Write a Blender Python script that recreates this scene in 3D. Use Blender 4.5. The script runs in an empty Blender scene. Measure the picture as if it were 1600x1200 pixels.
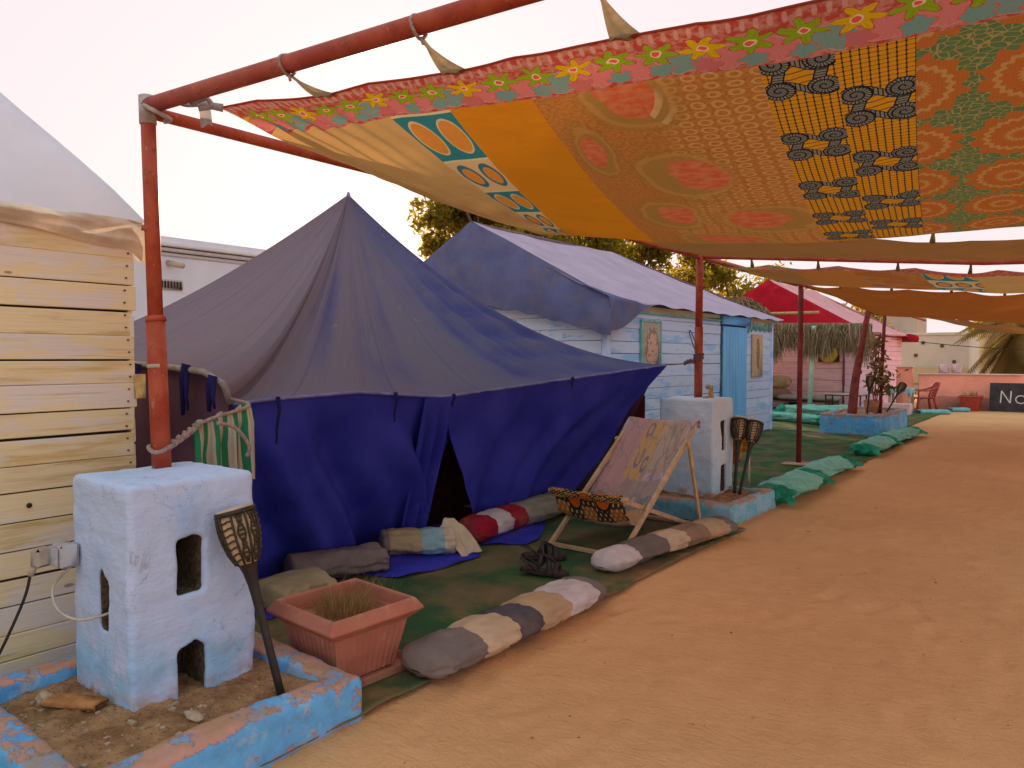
import bpy, bmesh, math, random
import numpy as np
from mathutils import Vector, Matrix, noise as mnoise, geometry

random.seed(7)
rng = np.random.default_rng(7)
R = math.radians
scn = bpy.context.scene
COL = scn.collection

# ------------------------------------------------------------------ camera, sky, sun, exposure
cam_d = bpy.data.cameras.new('camera')
cam = bpy.data.objects.new('camera', cam_d)
COL.objects.link(cam)
cam_d.sensor_width = 36.0
cam_d.lens = 25.875
cam_d.clip_start = 0.05
cam_d.clip_end = 1500
cam.location = (0, 0, 1.6)
cam.rotation_euler = (R(90 - 1.992), 0, R(38.109))
scn.camera = cam

SUN_EL, SUN_AZ = 11.5, 46.0          # azimuth measured from +Y towards -X
world = bpy.data.worlds.new('World')
scn.world = world
world.use_nodes = True
wt = world.node_tree
wt.nodes.clear()
wo = wt.nodes.new('ShaderNodeOutputWorld')
wb = wt.nodes.new('ShaderNodeBackground')
sky = wt.nodes.new('ShaderNodeTexSky')
sky.sky_type = 'NISHITA'
sky.sun_disc = False
sky.sun_elevation = R(SUN_EL)
sky.sun_rotation = R(-SUN_AZ)
sky.air_density = 1.0
sky.dust_density = 3.0
sky.ozone_density = 1.5
wb.inputs['Strength'].default_value = 0.13
hz = wt.nodes.new('ShaderNodeMix')                      # bright haze: the sky saturates at one pale pink level
hz.data_type = 'RGBA'; hz.blend_type = 'DARKEN'
hz.inputs[0].default_value = 1.0
hz.inputs[7].default_value = (3.22, 2.78, 2.88, 1)
thick = wt.nodes.new('ShaderNodeVectorMath')
thick.operation = 'SCALE'
thick.inputs['Scale'].default_value = 4.0
wt.links.new(sky.outputs[0], thick.inputs[0])
wt.links.new(thick.outputs[0], hz.inputs[6])
glow = wt.nodes.new('ShaderNodeVectorMath')              # the sky stays a little brighter round the sun
glow.operation = 'MULTIPLY_ADD'
glow.inputs[1].default_value = (0.03, 0.028, 0.025)
wt.links.new(sky.outputs[0], glow.inputs[0])
wt.links.new(hz.outputs[2], glow.inputs[2])
wt.links.new(glow.outputs[0], wb.inputs['Color'])
wt.links.new(wb.outputs[0], wo.inputs['Surface'])

sun_d = bpy.data.lights.new('sun', 'SUN')
sun = bpy.data.objects.new('sun', sun_d)
COL.objects.link(sun)
sun_d.energy = 3.0
sun_d.angle = R(0.6)
sun_d.color = (1.0, 0.78, 0.55)
sdir = Vector((-math.sin(R(SUN_AZ)) * math.cos(R(SUN_EL)), math.cos(R(SUN_AZ)) * math.cos(R(SUN_EL)), math.sin(R(SUN_EL))))
sun.rotation_euler = sdir.to_track_quat('Z', 'Y').to_euler()
sun.location = (-30, 30, 20)

scn.view_settings.view_transform = 'Standard'
scn.view_settings.look = 'None'
scn.view_settings.exposure = 1.2
scn.view_settings.gamma = 1.0
scn.view_settings.use_curve_mapping = False
scn.cycles.max_bounces = 8
scn.cycles.diffuse_bounces = 5
scn.cycles.transparent_max_bounces = 8
scn.cycles.use_denoising = True

# ------------------------------------------------------------------ node helpers
class S:
    """a node socket (or number) with arithmetic"""
    def __init__(s, m, k): s.m, s.k = m, k
    def _b(s, op, o, rev=False):
        a, b = (o, s) if rev else (s, o)
        return s.m.math(op, a, b)
    def __add__(s, o): return s._b('ADD', o)
    def __radd__(s, o): return s._b('ADD', o)
    def __sub__(s, o): return s._b('SUBTRACT', o)
    def __rsub__(s, o): return s._b('SUBTRACT', o, True)
    def __mul__(s, o): return s._b('MULTIPLY', o)
    def __rmul__(s, o): return s._b('MULTIPLY', o)
    def __truediv__(s, o): return s._b('DIVIDE', o)
    def __lt__(s, o): return s._b('LESS_THAN', o)
    def __gt__(s, o): return s._b('GREATER_THAN', o)
    def fl(s): return s.m.math('FLOOR', s)
    def fr(s): return s.m.math('FRACT', s)
    def ab(s): return s.m.math('ABSOLUTE', s)
    def sin(s): return s.m.math('SINE', s)
    def cos(s): return s.m.math('COSINE', s)
    def mn(s, o): return s.m.math('MINIMUM', s, o)
    def mx(s, o): return s.m.math('MAXIMUM', s, o)
    def ss(s, a, b):
        n = s.m.n('ShaderNodeMapRange'); n.interpolation_type = 'SMOOTHSTEP'
        s.m.put(n.inputs['Value'], s); s.m.put(n.inputs['From Min'], a); s.m.put(n.inputs['From Max'], b)
        return S(s.m, n.outputs[0])

class M:
    def __init__(self, name):
        self.mat = bpy.data.materials.new(name)
        self.mat.use_nodes = True
        self.t = self.mat.node_tree
        self.t.nodes.clear()
        self.out = self.n('ShaderNodeOutputMaterial')
    def n(self, k): return self.t.nodes.new(k)
    def put(self, sock, v):
        if isinstance(v, S): self.t.links.new(v.k, sock)
        elif isinstance(v, (tuple, list)) and sock.type == 'RGBA' and len(v) == 3: sock.default_value = (*v, 1)
        else: sock.default_value = v
    def math(self, op, a, b=None):
        n = self.n('ShaderNodeMath'); n.operation = op
        self.put(n.inputs[0], a)
        if b is not None: self.put(n.inputs[1], b)
        return S(self, n.outputs[0])
    def atan2(self, y, x): return self.math('ARCTAN2', y, x)
    def hyp(self, x, y): return self.math('SQRT', x * x + y * y)
    def mix(self, f, a, b):
        n = self.n('ShaderNodeMix'); n.data_type = 'RGBA'
        self.put(n.inputs[0], f); self.put(n.inputs[6], a); self.put(n.inputs[7], b)
        return S(self, n.outputs[2])
    def pos(self): return S(self, self.n('ShaderNodeNewGeometry').outputs['Position'])
    def obj(self): return S(self, self.n('ShaderNodeTexCoord').outputs['Object'])
    def rnd(self): return S(self, self.n('ShaderNodeObjectInfo').outputs['Random'])
    def att(self, name, out='Vector'):
        n = self.n('ShaderNodeAttribute'); n.attribute_name = name
        return S(self, n.outputs[out])
    def xyz(self, v):
        n = self.n('ShaderNodeSeparateXYZ'); self.put(n.inputs[0], v)
        return [S(self, o) for o in n.outputs]
    def vec(self, x, y, z=0.0):
        n = self.n('ShaderNodeCombineXYZ')
        for i, q in enumerate((x, y, z)): self.put(n.inputs[i], q)
        return S(self, n.outputs[0])
    def scale(self, v, s):
        n = self.n('ShaderNodeMapping'); self.put(n.inputs[0], v); n.inputs['Scale'].default_value = s
        return S(self, n.outputs[0])
    def noise(self, v, sc=5.0, det=4.0, rough=0.55, w=None, dist=0.0):
        n = self.n('ShaderNodeTexNoise')
        if w is not None:
            n.noise_dimensions = '4D'; self.put(n.inputs['W'], w)
        self.put(n.inputs['Vector'], v); n.inputs['Scale'].default_value = sc
        n.inputs['Detail'].default_value = det; n.inputs['Roughness'].default_value = rough
        n.inputs['Distortion'].default_value = dist
        return S(self, n.outputs[0])
    def voro(self, v, sc=5.0, feat='F1'):
        n = self.n('ShaderNodeTexVoronoi'); n.feature = feat
        self.put(n.inputs['Vector'], v); n.inputs['Scale'].default_value = sc
        return S(self, n.outputs[0])
    def bump(self, h, dist=0.01, st=0.5, nrm=None):
        n = self.n('ShaderNodeBump'); n.inputs['Strength'].default_value = st; n.inputs['Distance'].default_value = dist
        self.put(n.inputs['Height'], h)
        if nrm is not None: self.put(n.inputs['Normal'], nrm)
        return S(self, n.outputs[0])
    def bsdf(self, col, rough=0.8, nrm=None, spec=0.2, metal=0.0):
        n = self.n('ShaderNodeBsdfPrincipled')
        self.put(n.inputs['Base Color'], col); self.put(n.inputs['Roughness'], rough)
        self.put(n.inputs['Specular IOR Level'], spec); self.put(n.inputs['Metallic'], metal)
        if nrm is not None: self.put(n.inputs['Normal'], nrm)
        self.t.links.new(n.outputs[0], self.out.inputs['Surface'])
        return self.mat
    def cloth(self, col, trans=0.4, nrm=None, tcol=None):
        d = self.n('ShaderNodeBsdfDiffuse'); t = self.n('ShaderNodeBsdfTranslucent'); x = self.n('ShaderNodeMixShader')
        self.put(d.inputs['Color'], col); self.put(t.inputs['Color'], tcol if tcol is not None else col)
        if nrm is not None:
            self.put(d.inputs['Normal'], nrm); self.put(t.inputs['Normal'], nrm)
        self.put(x.inputs[0], trans)
        self.t.links.new(d.outputs[0], x.inputs[1]); self.t.links.new(t.outputs[0], x.inputs[2])
        self.t.links.new(x.outputs[0], self.out.inputs['Surface'])
        return self.mat

def simple(name, col, rough=0.8, var=0.25, sc=8, spec=0.2, metal=0, bump=0.0, dark=None):
    m = M(name); p = m.obj()
    f = m.noise(p, sc, 5)
    lo = dark or tuple(c * (1 - var) for c in col); hi = tuple(min(1, c * (1 + var)) for c in col)
    c = m.mix(f.ss(0.3, 0.7), lo, hi)
    nrm = m.bump(m.noise(p, sc * 6, 4), bump, 0.6) if bump else None
    return m.bsdf(c, rough, nrm, spec, metal)

def fabric(name, col, trans=0.2, var=0.2, sc=6, dust=None, weave=400):
    m = M(name); p = m.pos()
    c = m.mix(m.noise(p, sc, 5).ss(0.3, 0.7), tuple(x * (1 - var) for x in col), tuple(min(1, x * (1 + var)) for x in col))
    if dust: c = m.mix(m.noise(p, 3.1, 6, 0.65).ss(0.45, 0.75) * dust[1], c, dust[0])
    nrm = m.bump(m.noise(p, 22, 4) + m.noise(p, weave, 2) * 0.15, 0.006, 0.5)
    return m.cloth(c, trans, nrm)

# ------------------------------------------------------------------ mesh helpers
def tag(o, label=None, cat=None, group=None, kind=None):
    if label: o['label'] = label
    if cat: o['category'] = cat
    if group: o['group'] = group
    if kind: o['kind'] = kind
    return o

def thing(name, label, cat, loc=(0, 0, 0), group=None, rz=0.0):
    o = bpy.data.objects.new(name, None)
    o.empty_display_size = 0.1
    COL.objects.link(o)
    o.location = loc; o.rotation_euler = (0, 0, rz)
    return tag(o, label, cat, group)

def obj(name, data, mat, parent=None, smooth=True, world_space=True):
    """data = (verts, faces[, attrs]) or Mesh; world-space vertices under a parent at parent.location"""
    if isinstance(data, bpy.types.Mesh):
        me = data
    else:
        v, f = data[0], data[1]
        me = bpy.data.meshes.new(name)
        me.from_pydata([tuple(q) for q in v], [], [tuple(int(i) for i in q) for q in f])
        if len(data) > 2 and data[2]:
            for k, arr in data[2].items():
                arr = np.asarray(arr, dtype=np.float32)
                if arr.ndim == 1:
                    a = me.attributes.new(k, 'FLOAT', 'POINT'); a.data.foreach_set('value', arr)
                else:
                    a = me.attributes.new(k, 'FLOAT_VECTOR', 'POINT'); a.data.foreach_set('vector', arr.ravel())
    if smooth and not isinstance(data, bpy.types.Mesh):
        me.polygons.foreach_set('use_smooth', [True] * len(me.polygons))
    if mat is not None and not me.materials: me.materials.append(mat)
    o = bpy.data.objects.new(name, me)
    COL.objects.link(o)
    if parent is not None:
        o.parent = parent
        if world_space:
            if parent.type == 'EMPTY': o.matrix_parent_inverse = Matrix.Translation(-Vector(parent.location))
    return o

def join(*ds):
    v, f, A = [], [], {}
    for d in ds:
        b = len(v); v += [tuple(q) for q in d[0]]; f += [[i + b for i in q] for q in d[1]]
        if len(d) > 2 and d[2]:
            for k, a in d[2].items(): A.setdefault(k, []).append(np.asarray(a))
    return v, f, {k: np.concatenate(a) for k, a in A.items()} if A else None

def grid(fn, nu, nv, u0=0., u1=1., v0=0., v1=1.):
    """fn(u,v)->(x,y,z) or ((x,y,z),(a,b)); attribute uvw holds a,b"""
    V, U = [], []
    for j in range(nv + 1):
        for i in range(nu + 1):
            u = u0 + (u1 - u0) * i / nu; v = v0 + (v1 - v0) * j / nv
            r = fn(u, v)
            if len(r) == 2: V.append(r[0]); U.append((r[1][0], r[1][1], 0))
            else: V.append(r); U.append((u, v, 0))
    F = [(j * (nu + 1) + i, j * (nu + 1) + i + 1, (j + 1) * (nu + 1) + i + 1, (j + 1) * (nu + 1) + i) for j in range(nv) for i in range(nu)]
    return V, F, {'uvw': np.array(U)}

def tube(path, r, seg=10, cap=True, closed=False):
    P = [Vector(p) for p in path]; n = len(P)
    rr = [r] * n if isinstance(r, (int, float)) else list(r)
    V, F = [], []
    t0 = (P[1] - P[0]).normalized()
    a = Vector((0, 0, 1)) if abs(t0.z) < 0.9 else Vector((1, 0, 0))
    x = t0.cross(a).normalized()
    for i in range(n):
        t = (P[(i + 1) % n] - P[i - 1]) if closed else (P[min(i + 1, n - 1)] - P[max(i - 1, 0)])
        t.normalize()
        x = (x - t * x.dot(t)).normalized(); y = t.cross(x)
        for k in range(seg):
            w = 2 * math.pi * k / seg
            V.append(P[i] + (x * math.cos(w) + y * math.sin(w)) * rr[i])
    m = n if closed else n - 1
    for i in range(m):
        for k in range(seg):
            a0, b0 = i * seg, ((i + 1) % n) * seg
            F.append((a0 + k, a0 + (k + 1) % seg, b0 + (k + 1) % seg, b0 + k))
    if cap and not closed:
        F.append(tuple(range(seg))[::-1]); F.append(tuple(range((n - 1) * seg, n * seg)))
    return V, F

def curve(pts, n=8):
    """Catmull-Rom through pts"""
    P = [Vector(p) for p in pts]; out = []
    for i in range(len(P) - 1):
        p0, p1, p2, p3 = P[max(i - 1, 0)], P[i], P[i + 1], P[min(i + 2, len(P) - 1)]
        for k in range(n):
            t = k / n
            out.append(0.5 * ((2 * p1) + (p2 - p0) * t + (2 * p0 - 5 * p1 + 4 * p2 - p3) * t * t + (3 * p1 - p0 - 3 * p2 + p3) * t ** 3))
    out.append(P[-1]); return out

def lathe(prof, seg=24, c=(0, 0, 0)):
    V, F = [], []
    for (r, z) in prof:
        for k in range(seg):
            w = 2 * math.pi * k / seg
            V.append((c[0] + r * math.cos(w), c[1] + r * math.sin(w), c[2] + z))
    n = len(prof)
    for i in range(n - 1):
        for k in range(seg):
            F.append((i * seg + k, i * seg + (k + 1) % seg, (i + 1) * seg + (k + 1) % seg, (i + 1) * seg + k))
    F.append(tuple(range(seg))[::-1]); F.append(tuple(range((n - 1) * seg, n * seg)))
    return V, F

def box(c, s, rz=0.0, bev=0.0, rot=None):
    """axis box of size s centred at c, optional chamfer and rotation"""
    hx, hy, hz = s[0] / 2, s[1] / 2, s[2] / 2
    mrot = rot if rot is not None else Matrix.Rotation(rz, 3, 'Z')
    if bev <= 0:
        L = [(-hx, -hy, -hz), (hx, -hy, -hz), (hx, hy, -hz), (-hx, hy, -hz), (-hx, -hy, hz), (hx, -hy, hz), (hx, hy, hz), (-hx, hy, hz)]
        F = [(3, 2, 1, 0), (4, 5, 6, 7), (0, 1, 5, 4), (1, 2, 6, 5), (2, 3, 7, 6), (3, 0, 4, 7)]
    else:
        b = min(bev, hx * .9, hy * .9, hz * .9); L = []; idx = {}
        for sx in (-1, 1):
            for sy in (-1, 1):
                for sz in (-1, 1):
                    for ax in range(3):
                        q = [sx * (hx - b), sy * (hy - b), sz * (hz - b)]
                        q[ax] = (sx * hx, sy * hy, sz * hz)[ax]
                        idx[(sx, sy, sz, ax)] = len(L); L.append(tuple(q))
        F = []
        for ax in range(3):
            o = [i for i in range(3) if i != ax]
            for sg in (-1, 1):
                q = []
                for (a, d) in ((-1, -1), (1, -1), (1, 1), (-1, 1)):
                    k = [0, 0, 0]; k[ax] = sg; k[o[0]] = a; k[o[1]] = d
                    q.append(idx[(*k, ax)])
                F.append(q if (sg > 0) != (ax == 1) else q[::-1])
        for ax in range(3):
            o = [i for i in range(3) if i != ax]
            for a in (-1, 1):
                for d in (-1, 1):
                    k0 = [0, 0, 0]; k1 = [0, 0, 0]
                    k0[ax] = -1; k1[ax] = 1
                    k0[o[0]] = k1[o[0]] = a; k0[o[1]] = k1[o[1]] = d
                    F.append([idx[(*k0, o[0])], idx[(*k1, o[0])], idx[(*k1, o[1])], idx[(*k0, o[1])]])
        for sx in (-1, 1):
            for sy in (-1, 1):
                for sz in (-1, 1): F.append([idx[(sx, sy, sz, a)] for a in range(3)])
    C = Vector(c)
    return [C + mrot @ Vector(q) for q in L], F

def bar(p, q, w, h, bev=0.004, up=(0, 0, 1)):
    """rectangular bar from p to q"""
    p, q = Vector(p), Vector(q); z = (q - p); L = z.length; z.normalize()
    u = Vector(up); x = u.cross(z)
    if x.length < 1e-3: x = Vector((1, 0, 0)).cross(z)
    x.normalize(); y = z.cross(x)
    return box((p + q) / 2, (w, h, L), rot=Matrix((x, y, z)).transposed(), bev=bev)

def nz(x, y, z=0.0, s=1.0): return mnoise.noise(Vector((x * s, y * s, z * s)))
def fbm(x, y, z, s, o=4): return mnoise.fractal(Vector((x * s, y * s, z * s)), 0.9, 2.0, o)
def sstep(a, b, x):
    t = min(1, max(0, (x - a) / (b - a))); return t * t * (3 - 2 * t)
def lerp(a, b, t): return a + (b - a) * t
def interp(x, xs, ys): return float(np.interp(x, xs, ys))

def evaluated(name, data, cutters=(), voxel=0.012, smooth=2, amp=0.004, sc=9.0, inset=None):
    """plastered solid: boxes cut out, remeshed to soft edges, surface made uneven"""
    def tmp(d):
        me = bpy.data.meshes.new('tmp'); me.from_pydata([tuple(q) for q in d[0]], [], [list(q) for q in d[1]])
        bm = bmesh.new(); bm.from_mesh(me); bmesh.ops.recalc_face_normals(bm, faces=bm.faces); bm.to_mesh(me); bm.free()
        o = bpy.data.objects.new('tmp', me); COL.objects.link(o); return o
    a = tmp(data); cs = [tmp(c) for c in cutters]
    for c in cs:
        md = a.modifiers.new('b', 'BOOLEAN'); md.operation = 'DIFFERENCE'; md.object = c; md.solver = 'EXACT'
    md = a.modifiers.new('r', 'REMESH'); md.mode = 'VOXEL'; md.voxel_size = voxel
    if smooth:
        md = a.modifiers.new('s', 'SMOOTH'); md.iterations = smooth; md.factor = 0.5
    dg = bpy.context.evaluated_depsgraph_get()
    me = bpy.data.meshes.new_from_object(a.evaluated_get(dg))
    for o in [a] + cs:
        m0 = o.data; bpy.data.objects.remove(o); bpy.data.meshes.remove(m0)
    n = len(me.vertices)
    co = np.zeros(n * 3, np.float32); me.vertices.foreach_get('co', co); co = co.reshape(-1, 3)
    no = np.zeros(n * 3, np.float32); me.vertices.foreach_get('normal', no); no = no.reshape(-1, 3)
    d = np.array([fbm(p[0], p[1], p[2], sc, 3) for p in co]) * amp + np.array([nz(p[0], p[1], p[2], 2.3) for p in co]) * amp * 1.5
    co += no * d[:, None]
    me.vertices.foreach_set('co', co.ravel())
    at = me.attributes.new('raw', 'FLOAT', 'POINT')
    raw = np.zeros(n, np.float32)
    if inset is not None: raw[:] = [inset(p) for p in co]
    at.data.foreach_set('value', raw)
    me.name = name; me.materials.clear()
    me.polygons.foreach_set('use_smooth', [True] * len(me.polygons)); me.update()
    return me

def copy_tree(src, loc, rot=None, label=None):
    r = src.copy(); COL.objects.link(r); r.location = loc
    if rot is not None: r.rotation_euler = rot
    if label: r['label'] = label
    for ch in src.children:
        c = ch.copy(); COL.objects.link(c); c.parent = r; c.matrix_parent_inverse = ch.matrix_parent_inverse
        for g in ch.children:
            d = g.copy(); COL.objects.link(d); d.parent = c; d.matrix_parent_inverse = g.matrix_parent_inverse
    return r

# ------------------------------------------------------------------ materials
MT = {}
def mat_sand():
    m = M('sand'); p = m.pos()
    big = m.noise(p, 0.55, 4); mid = m.noise(p, 5, 6, 0.6); fine = m.noise(p, 260, 3)
    c = m.mix(big.ss(0.35, 0.65), (0.73, 0.405, 0.19), (0.80, 0.455, 0.218))
    c = m.mix(mid.ss(0.40, 0.80) * 0.35, c, (0.60, 0.32, 0.145))
    c = m.mix((fine > 0.62) * 0.45, c, (0.36, 0.17, 0.08))
    c = m.mix((m.noise(p, 130, 3) > 0.66) * 0.35, c, (0.86, 0.56, 0.30))
    speck = m.voro(p, 42) < 0.07
    c = m.mix(speck * (m.noise(p, 3.3, 3) > 0.55) * 0.8, c, (0.72, 0.55, 0.42))
    bits = (m.voro(p, 7.5) < 0.045) * (m.noise(p, 1.9, 2) > 0.5)
    c = m.mix(bits * 0.85, c, (0.10, 0.055, 0.03))
    sp = m.scale(p, (1.0, 2.2, 1.0))
    h = m.noise(sp, 7, 5, 0.6, dist=0.6) * 1.0 + m.noise(p, 30, 4) * 0.25 + fine * 0.10
    cres = m.noise(m.scale(p, (2.2, 5.0, 1)), 2.4, 3, 0.5, dist=1.2)
    h = h + (1.0 - ((cres - 0.5).ab() * 14.0)).mx(0.0) * 0.16
    return m.bsdf(c, 0.95, m.bump(h + m.noise(m.scale(p, (1, 1.8, 1)), 14, 4, 0.6, dist=1.0) * 0.5, 0.030, 0.6), 0.05)
MT['sand'] = mat_sand()

def mat_soil():
    m = M('planter soil'); p = m.pos()
    c = m.mix(m.noise(p, 7, 6, 0.6).ss(0.3, 0.7), (0.30, 0.155, 0.075), (0.60, 0.345, 0.18))
    c = m.mix((m.voro(p, 55) < 0.16) * (m.noise(p, 9, 3) > 0.5), c, (0.62, 0.47, 0.36))
    c = m.mix((m.noise(p, 60, 3) > 0.62) * 0.6, c, (0.16, 0.085, 0.045))
    return m.bsdf(c, 0.95, m.bump(m.noise(p, 26, 7, 0.68), 0.03, 0.9), 0.05)
MT['soil'] = mat_soil()

def mat_carpet():
    m = M('green carpet'); p = m.pos()
    c = m.mix(m.noise(p, 170, 3).ss(0.3, 0.7), (0.030, 0.10, 0.036), (0.060, 0.175, 0.066))
    c = m.mix(m.noise(p, 1.3, 3).ss(0.35, 0.65) * 0.6, c, (0.055, 0.085, 0.065))
    d = m.noise(p, 1.7, 7, 0.62, dist=0.4).ss(0.38, 0.70)
    c = m.mix(d * (m.noise(p, 120, 2) * 0.5 + 0.38), c, (0.33, 0.20, 0.105))
    x, y, z = m.xyz(p)
    c = m.mix((x + 2.85).ss(0.0, 0.3) * m.noise(p, 5, 5).ss(0.4, 0.7) * 0.7, c, (0.42, 0.23, 0.115))
    return m.bsdf(c, 0.95, m.bump(m.noise(p, 240, 2) + m.noise(p, 6, 4) * 1.5, 0.006, 0.7), 0.05)
MT['carpet'] = mat_carpet()

def mat_block(name, base, blue, teal):
    m = M(name); p = m.pos(); x, y, z = m.xyz(p)
    n1 = m.noise(p, 3.2, 5); n2 = m.noise(m.scale(p, (1, 1, 2.6)), 5.5, 6, 0.62)
    c = m.mix(n1.ss(0.46, 0.70) * 0.75, base, blue)
    c = m.mix(n2.ss(0.56, 0.68) * 0.55, c, tuple(b * 1.03 for b in base))
    low = (0.52 - z).ss(0.0, 0.26) * m.noise(p, 4.4, 6, 0.6).ss(0.36, 0.56)
    c = m.mix(low * 0.55, c, teal)
    dirt = (0.24 - z).ss(0.0, 0.10) * m.noise(p, 9, 5).ss(0.42, 0.62)
    c = m.mix(dirt, c, (0.52, 0.30, 0.19))
    fl = m.noise(p, 20, 6, 0.6).ss(0.66, 0.70)
    c = m.mix(fl * 0.6, c, (0.58, 0.42, 0.36))
    cr = 1.0 - ((m.noise(p, 2.7, 5, 0.6, dist=1.0) - 0.5).ab() * 130.0).mn(1.0)
    c = m.mix(cr * 0.45 * m.noise(p, 4, 2).ss(0.5, 0.6), c, (0.25, 0.24, 0.28))
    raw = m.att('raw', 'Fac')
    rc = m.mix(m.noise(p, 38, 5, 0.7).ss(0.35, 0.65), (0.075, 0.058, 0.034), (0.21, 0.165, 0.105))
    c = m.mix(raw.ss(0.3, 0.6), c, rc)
    h = m.noise(p, 13, 6, 0.6) + m.noise(p, 70, 4, 0.6) * 0.35 + m.noise(m.scale(p, (1, 1, 5)), 9, 3) * 0.5 + raw * m.noise(p, 45, 5, 0.75) * 4.0
    return m.bsdf(c, 0.85, m.bump(h, 0.012, 0.6), 0.15)
MT['block'] = mat_block('whitewashed plaster', (0.56, 0.69, 0.97), (0.36, 0.58, 0.95), (0.17, 0.52, 0.80))
MT['block2'] = mat_block('pale whitewash', (0.68, 0.80, 0.95), (0.52, 0.72, 0.92), (0.36, 0.64, 0.80))

def mat_kerb(name, paint, deep, chip, zt):
    m = M(name); p = m.pos(); x, y, z = m.xyz(p)
    nrm = S(m, m.n('ShaderNodeNewGeometry').outputs['Normal']); nx, ny, nzz = m.xyz(nrm)
    n1 = m.noise(p, 5, 6, 0.6)
    c = m.mix(n1.ss(0.38, 0.62), paint, deep)
    c = m.mix(m.noise(p, 13, 5).ss(0.55, 0.7) * 0.6, c, (0.48, 0.50, 0.62))
    edge = (z - (zt - 0.055)).ss(0.0, 0.05)
    c = m.mix(m.noise(p, 3.1, 6, 0.7).ss(0.54, 0.60) * 0.55, c, (0.40, 0.62, 0.78))
    c = m.mix(m.noise(p, 34, 4, 0.7).ss(0.60, 0.68) * 0.5, c, (0.30, 0.30, 0.36))
    ch = (m.noise(p, 6.5, 8, 0.68) + edge * 0.17 - 0.075).ss(0.545, 0.57)
    c = m.mix(ch * 0.92, c, m.mix(m.noise(p, 30, 3), chip, (0.62, 0.30, 0.20)))
    dust = nzz.ss(0.5, 0.95) * m.noise(p, 8, 6, 0.65).ss(0.40, 0.62)
    c = m.mix(dust * 0.8, c, (0.48, 0.29, 0.16))
    base = (0.05 - z).ss(0.0, 0.05) * m.noise(p, 11, 4).ss(0.35, 0.6)
    c = m.mix(base * 0.8, c, (0.46, 0.27, 0.15))
    return m.bsdf(c, 0.85, m.bump(m.noise(p, 24, 6, 0.65) + ch * -0.5, 0.012, 0.7), 0.15)
MT['kerb'] = mat_kerb('chipped sky blue paint', (0.16, 0.50, 0.92), (0.13, 0.38, 0.74), (0.66, 0.32, 0.22), 0.21)
MT['kerb2'] = mat_kerb('faded teal paint', (0.24, 0.60, 0.76), (0.18, 0.50, 0.66), (0.56, 0.34, 0.25), 0.21)
MT['kerb3'] = mat_kerb('bright blue paint', (0.12, 0.46, 0.86), (0.16, 0.54, 0.88), (0.34, 0.17, 0.12), 0.40)

def mat_boards(name, wood, paint, strong, amount, ax):
    """weathered painted board; grain runs along world axis ax (0 x, 1 y, 2 z)"""
    m = M(name); p = m.pos(); r = m.rnd()
    sc = [11.0, 11.0, 11.0]; sc[ax] = 0.9
    g = m.scale(p, tuple(sc))
    gn = m.noise(g, 2.2, 6, 0.6, w=r * 20.0, dist=0.25)
    sc2 = [60.0] * 3; sc2[ax] = 1.6
    fine = m.noise(m.scale(p, tuple(sc2)), 1.6, 4, 0.6, w=r * 9.0)
    sc3 = [3.0] * 3; sc3[ax] = 0.7
    cover = m.noise(m.scale(p, tuple(sc3)), 1.5, 5, 0.6, w=r * 31.0)
    w0 = m.mix(fine.ss(0.3, 0.7), tuple(c * 0.72 for c in wood), wood)
    w0 = m.mix(r, w0, tuple(min(1, c * 1.12) for c in wood))
    k = (gn * 0.6 + cover * 0.55 + (r - 0.5) * 0.16).ss(0.60 - amount * 0.3, 0.76 - amount * 0.3)
    c = m.mix(k, w0, m.mix(r, paint, tuple(min(1, q * 1.08) for q in paint)))
    st = m.noise(m.scale(p, tuple(sc3)), 1.5, 6, 0.68, w=r * 13.0 + 3.0).ss(0.51, 0.58)
    c = m.mix(st * strong[1], c, strong[0])
    c = m.mix((fine > 0.70) * 0.35, c, tuple(q * 0.5 for q in wood))
    c = m.mix(m.noise(m.scale(p, tuple(sc2)), 0.7, 5, 0.7, w=r * 5.0 + 1.0).ss(0.60, 0.68) * 0.45, c, tuple(q * 0.62 for q in wood))
    kn = m.voro(m.scale(p, tuple([4.0 if i != ax else 1.6 for i in range(3)])), 1.3) < 0.05
    c = m.mix(kn * 0.7, c, tuple(q * 0.35 for q in wood))
    return m.bsdf(c, 0.85, m.bump(gn + fine * 0.6, 0.006, 0.6), 0.15)
MT['cream_board'] = mat_boards('cream washed boards', (0.70, 0.51, 0.23), (0.83, 0.69, 0.43), ((0.78, 0.72, 0.72), 0.75), 0.60, 1)
MT['blue_board'] = mat_boards('pale blue boards', (0.42, 0.58, 0.84), (0.57, 0.69, 0.97), ((0.25, 0.55, 0.95), 0.7), 0.95, 1)
MT['blue_board_x'] = mat_boards('pale blue boards across', (0.44, 0.62, 0.94), (0.66, 0.78, 0.98), ((0.14, 0.46, 0.92), 0.8), 0.95, 0)
MT['door_board'] = mat_boards('bright blue boards', (0.14, 0.45, 0.88), (0.18, 0.50, 0.94), ((0.25, 0.58, 0.92), 0.6), 0.8, 2)
MT['pink_board'] = mat_boards('pink boards', (0.90, 0.48, 0.50), (0.95, 0.60, 0.62), ((0.80, 0.48, 0.46), 0.5), 0.8, 0)
MT['pink_board_y'] = mat_boards('lilac pink boards', (0.80, 0.48, 0.58), (0.88, 0.58, 0.68), ((0.82, 0.52, 0.62), 0.5), 0.8, 1)
MT['gap'] = simple('dark gap', (0.05, 0.035, 0.025), 0.95)
MT['gap_blue'] = simple('dark blue gap', (0.08, 0.14, 0.18), 0.95)
MT['gap_pink'] = simple('dark pink gap', (0.25, 0.09, 0.09), 0.95)

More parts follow.
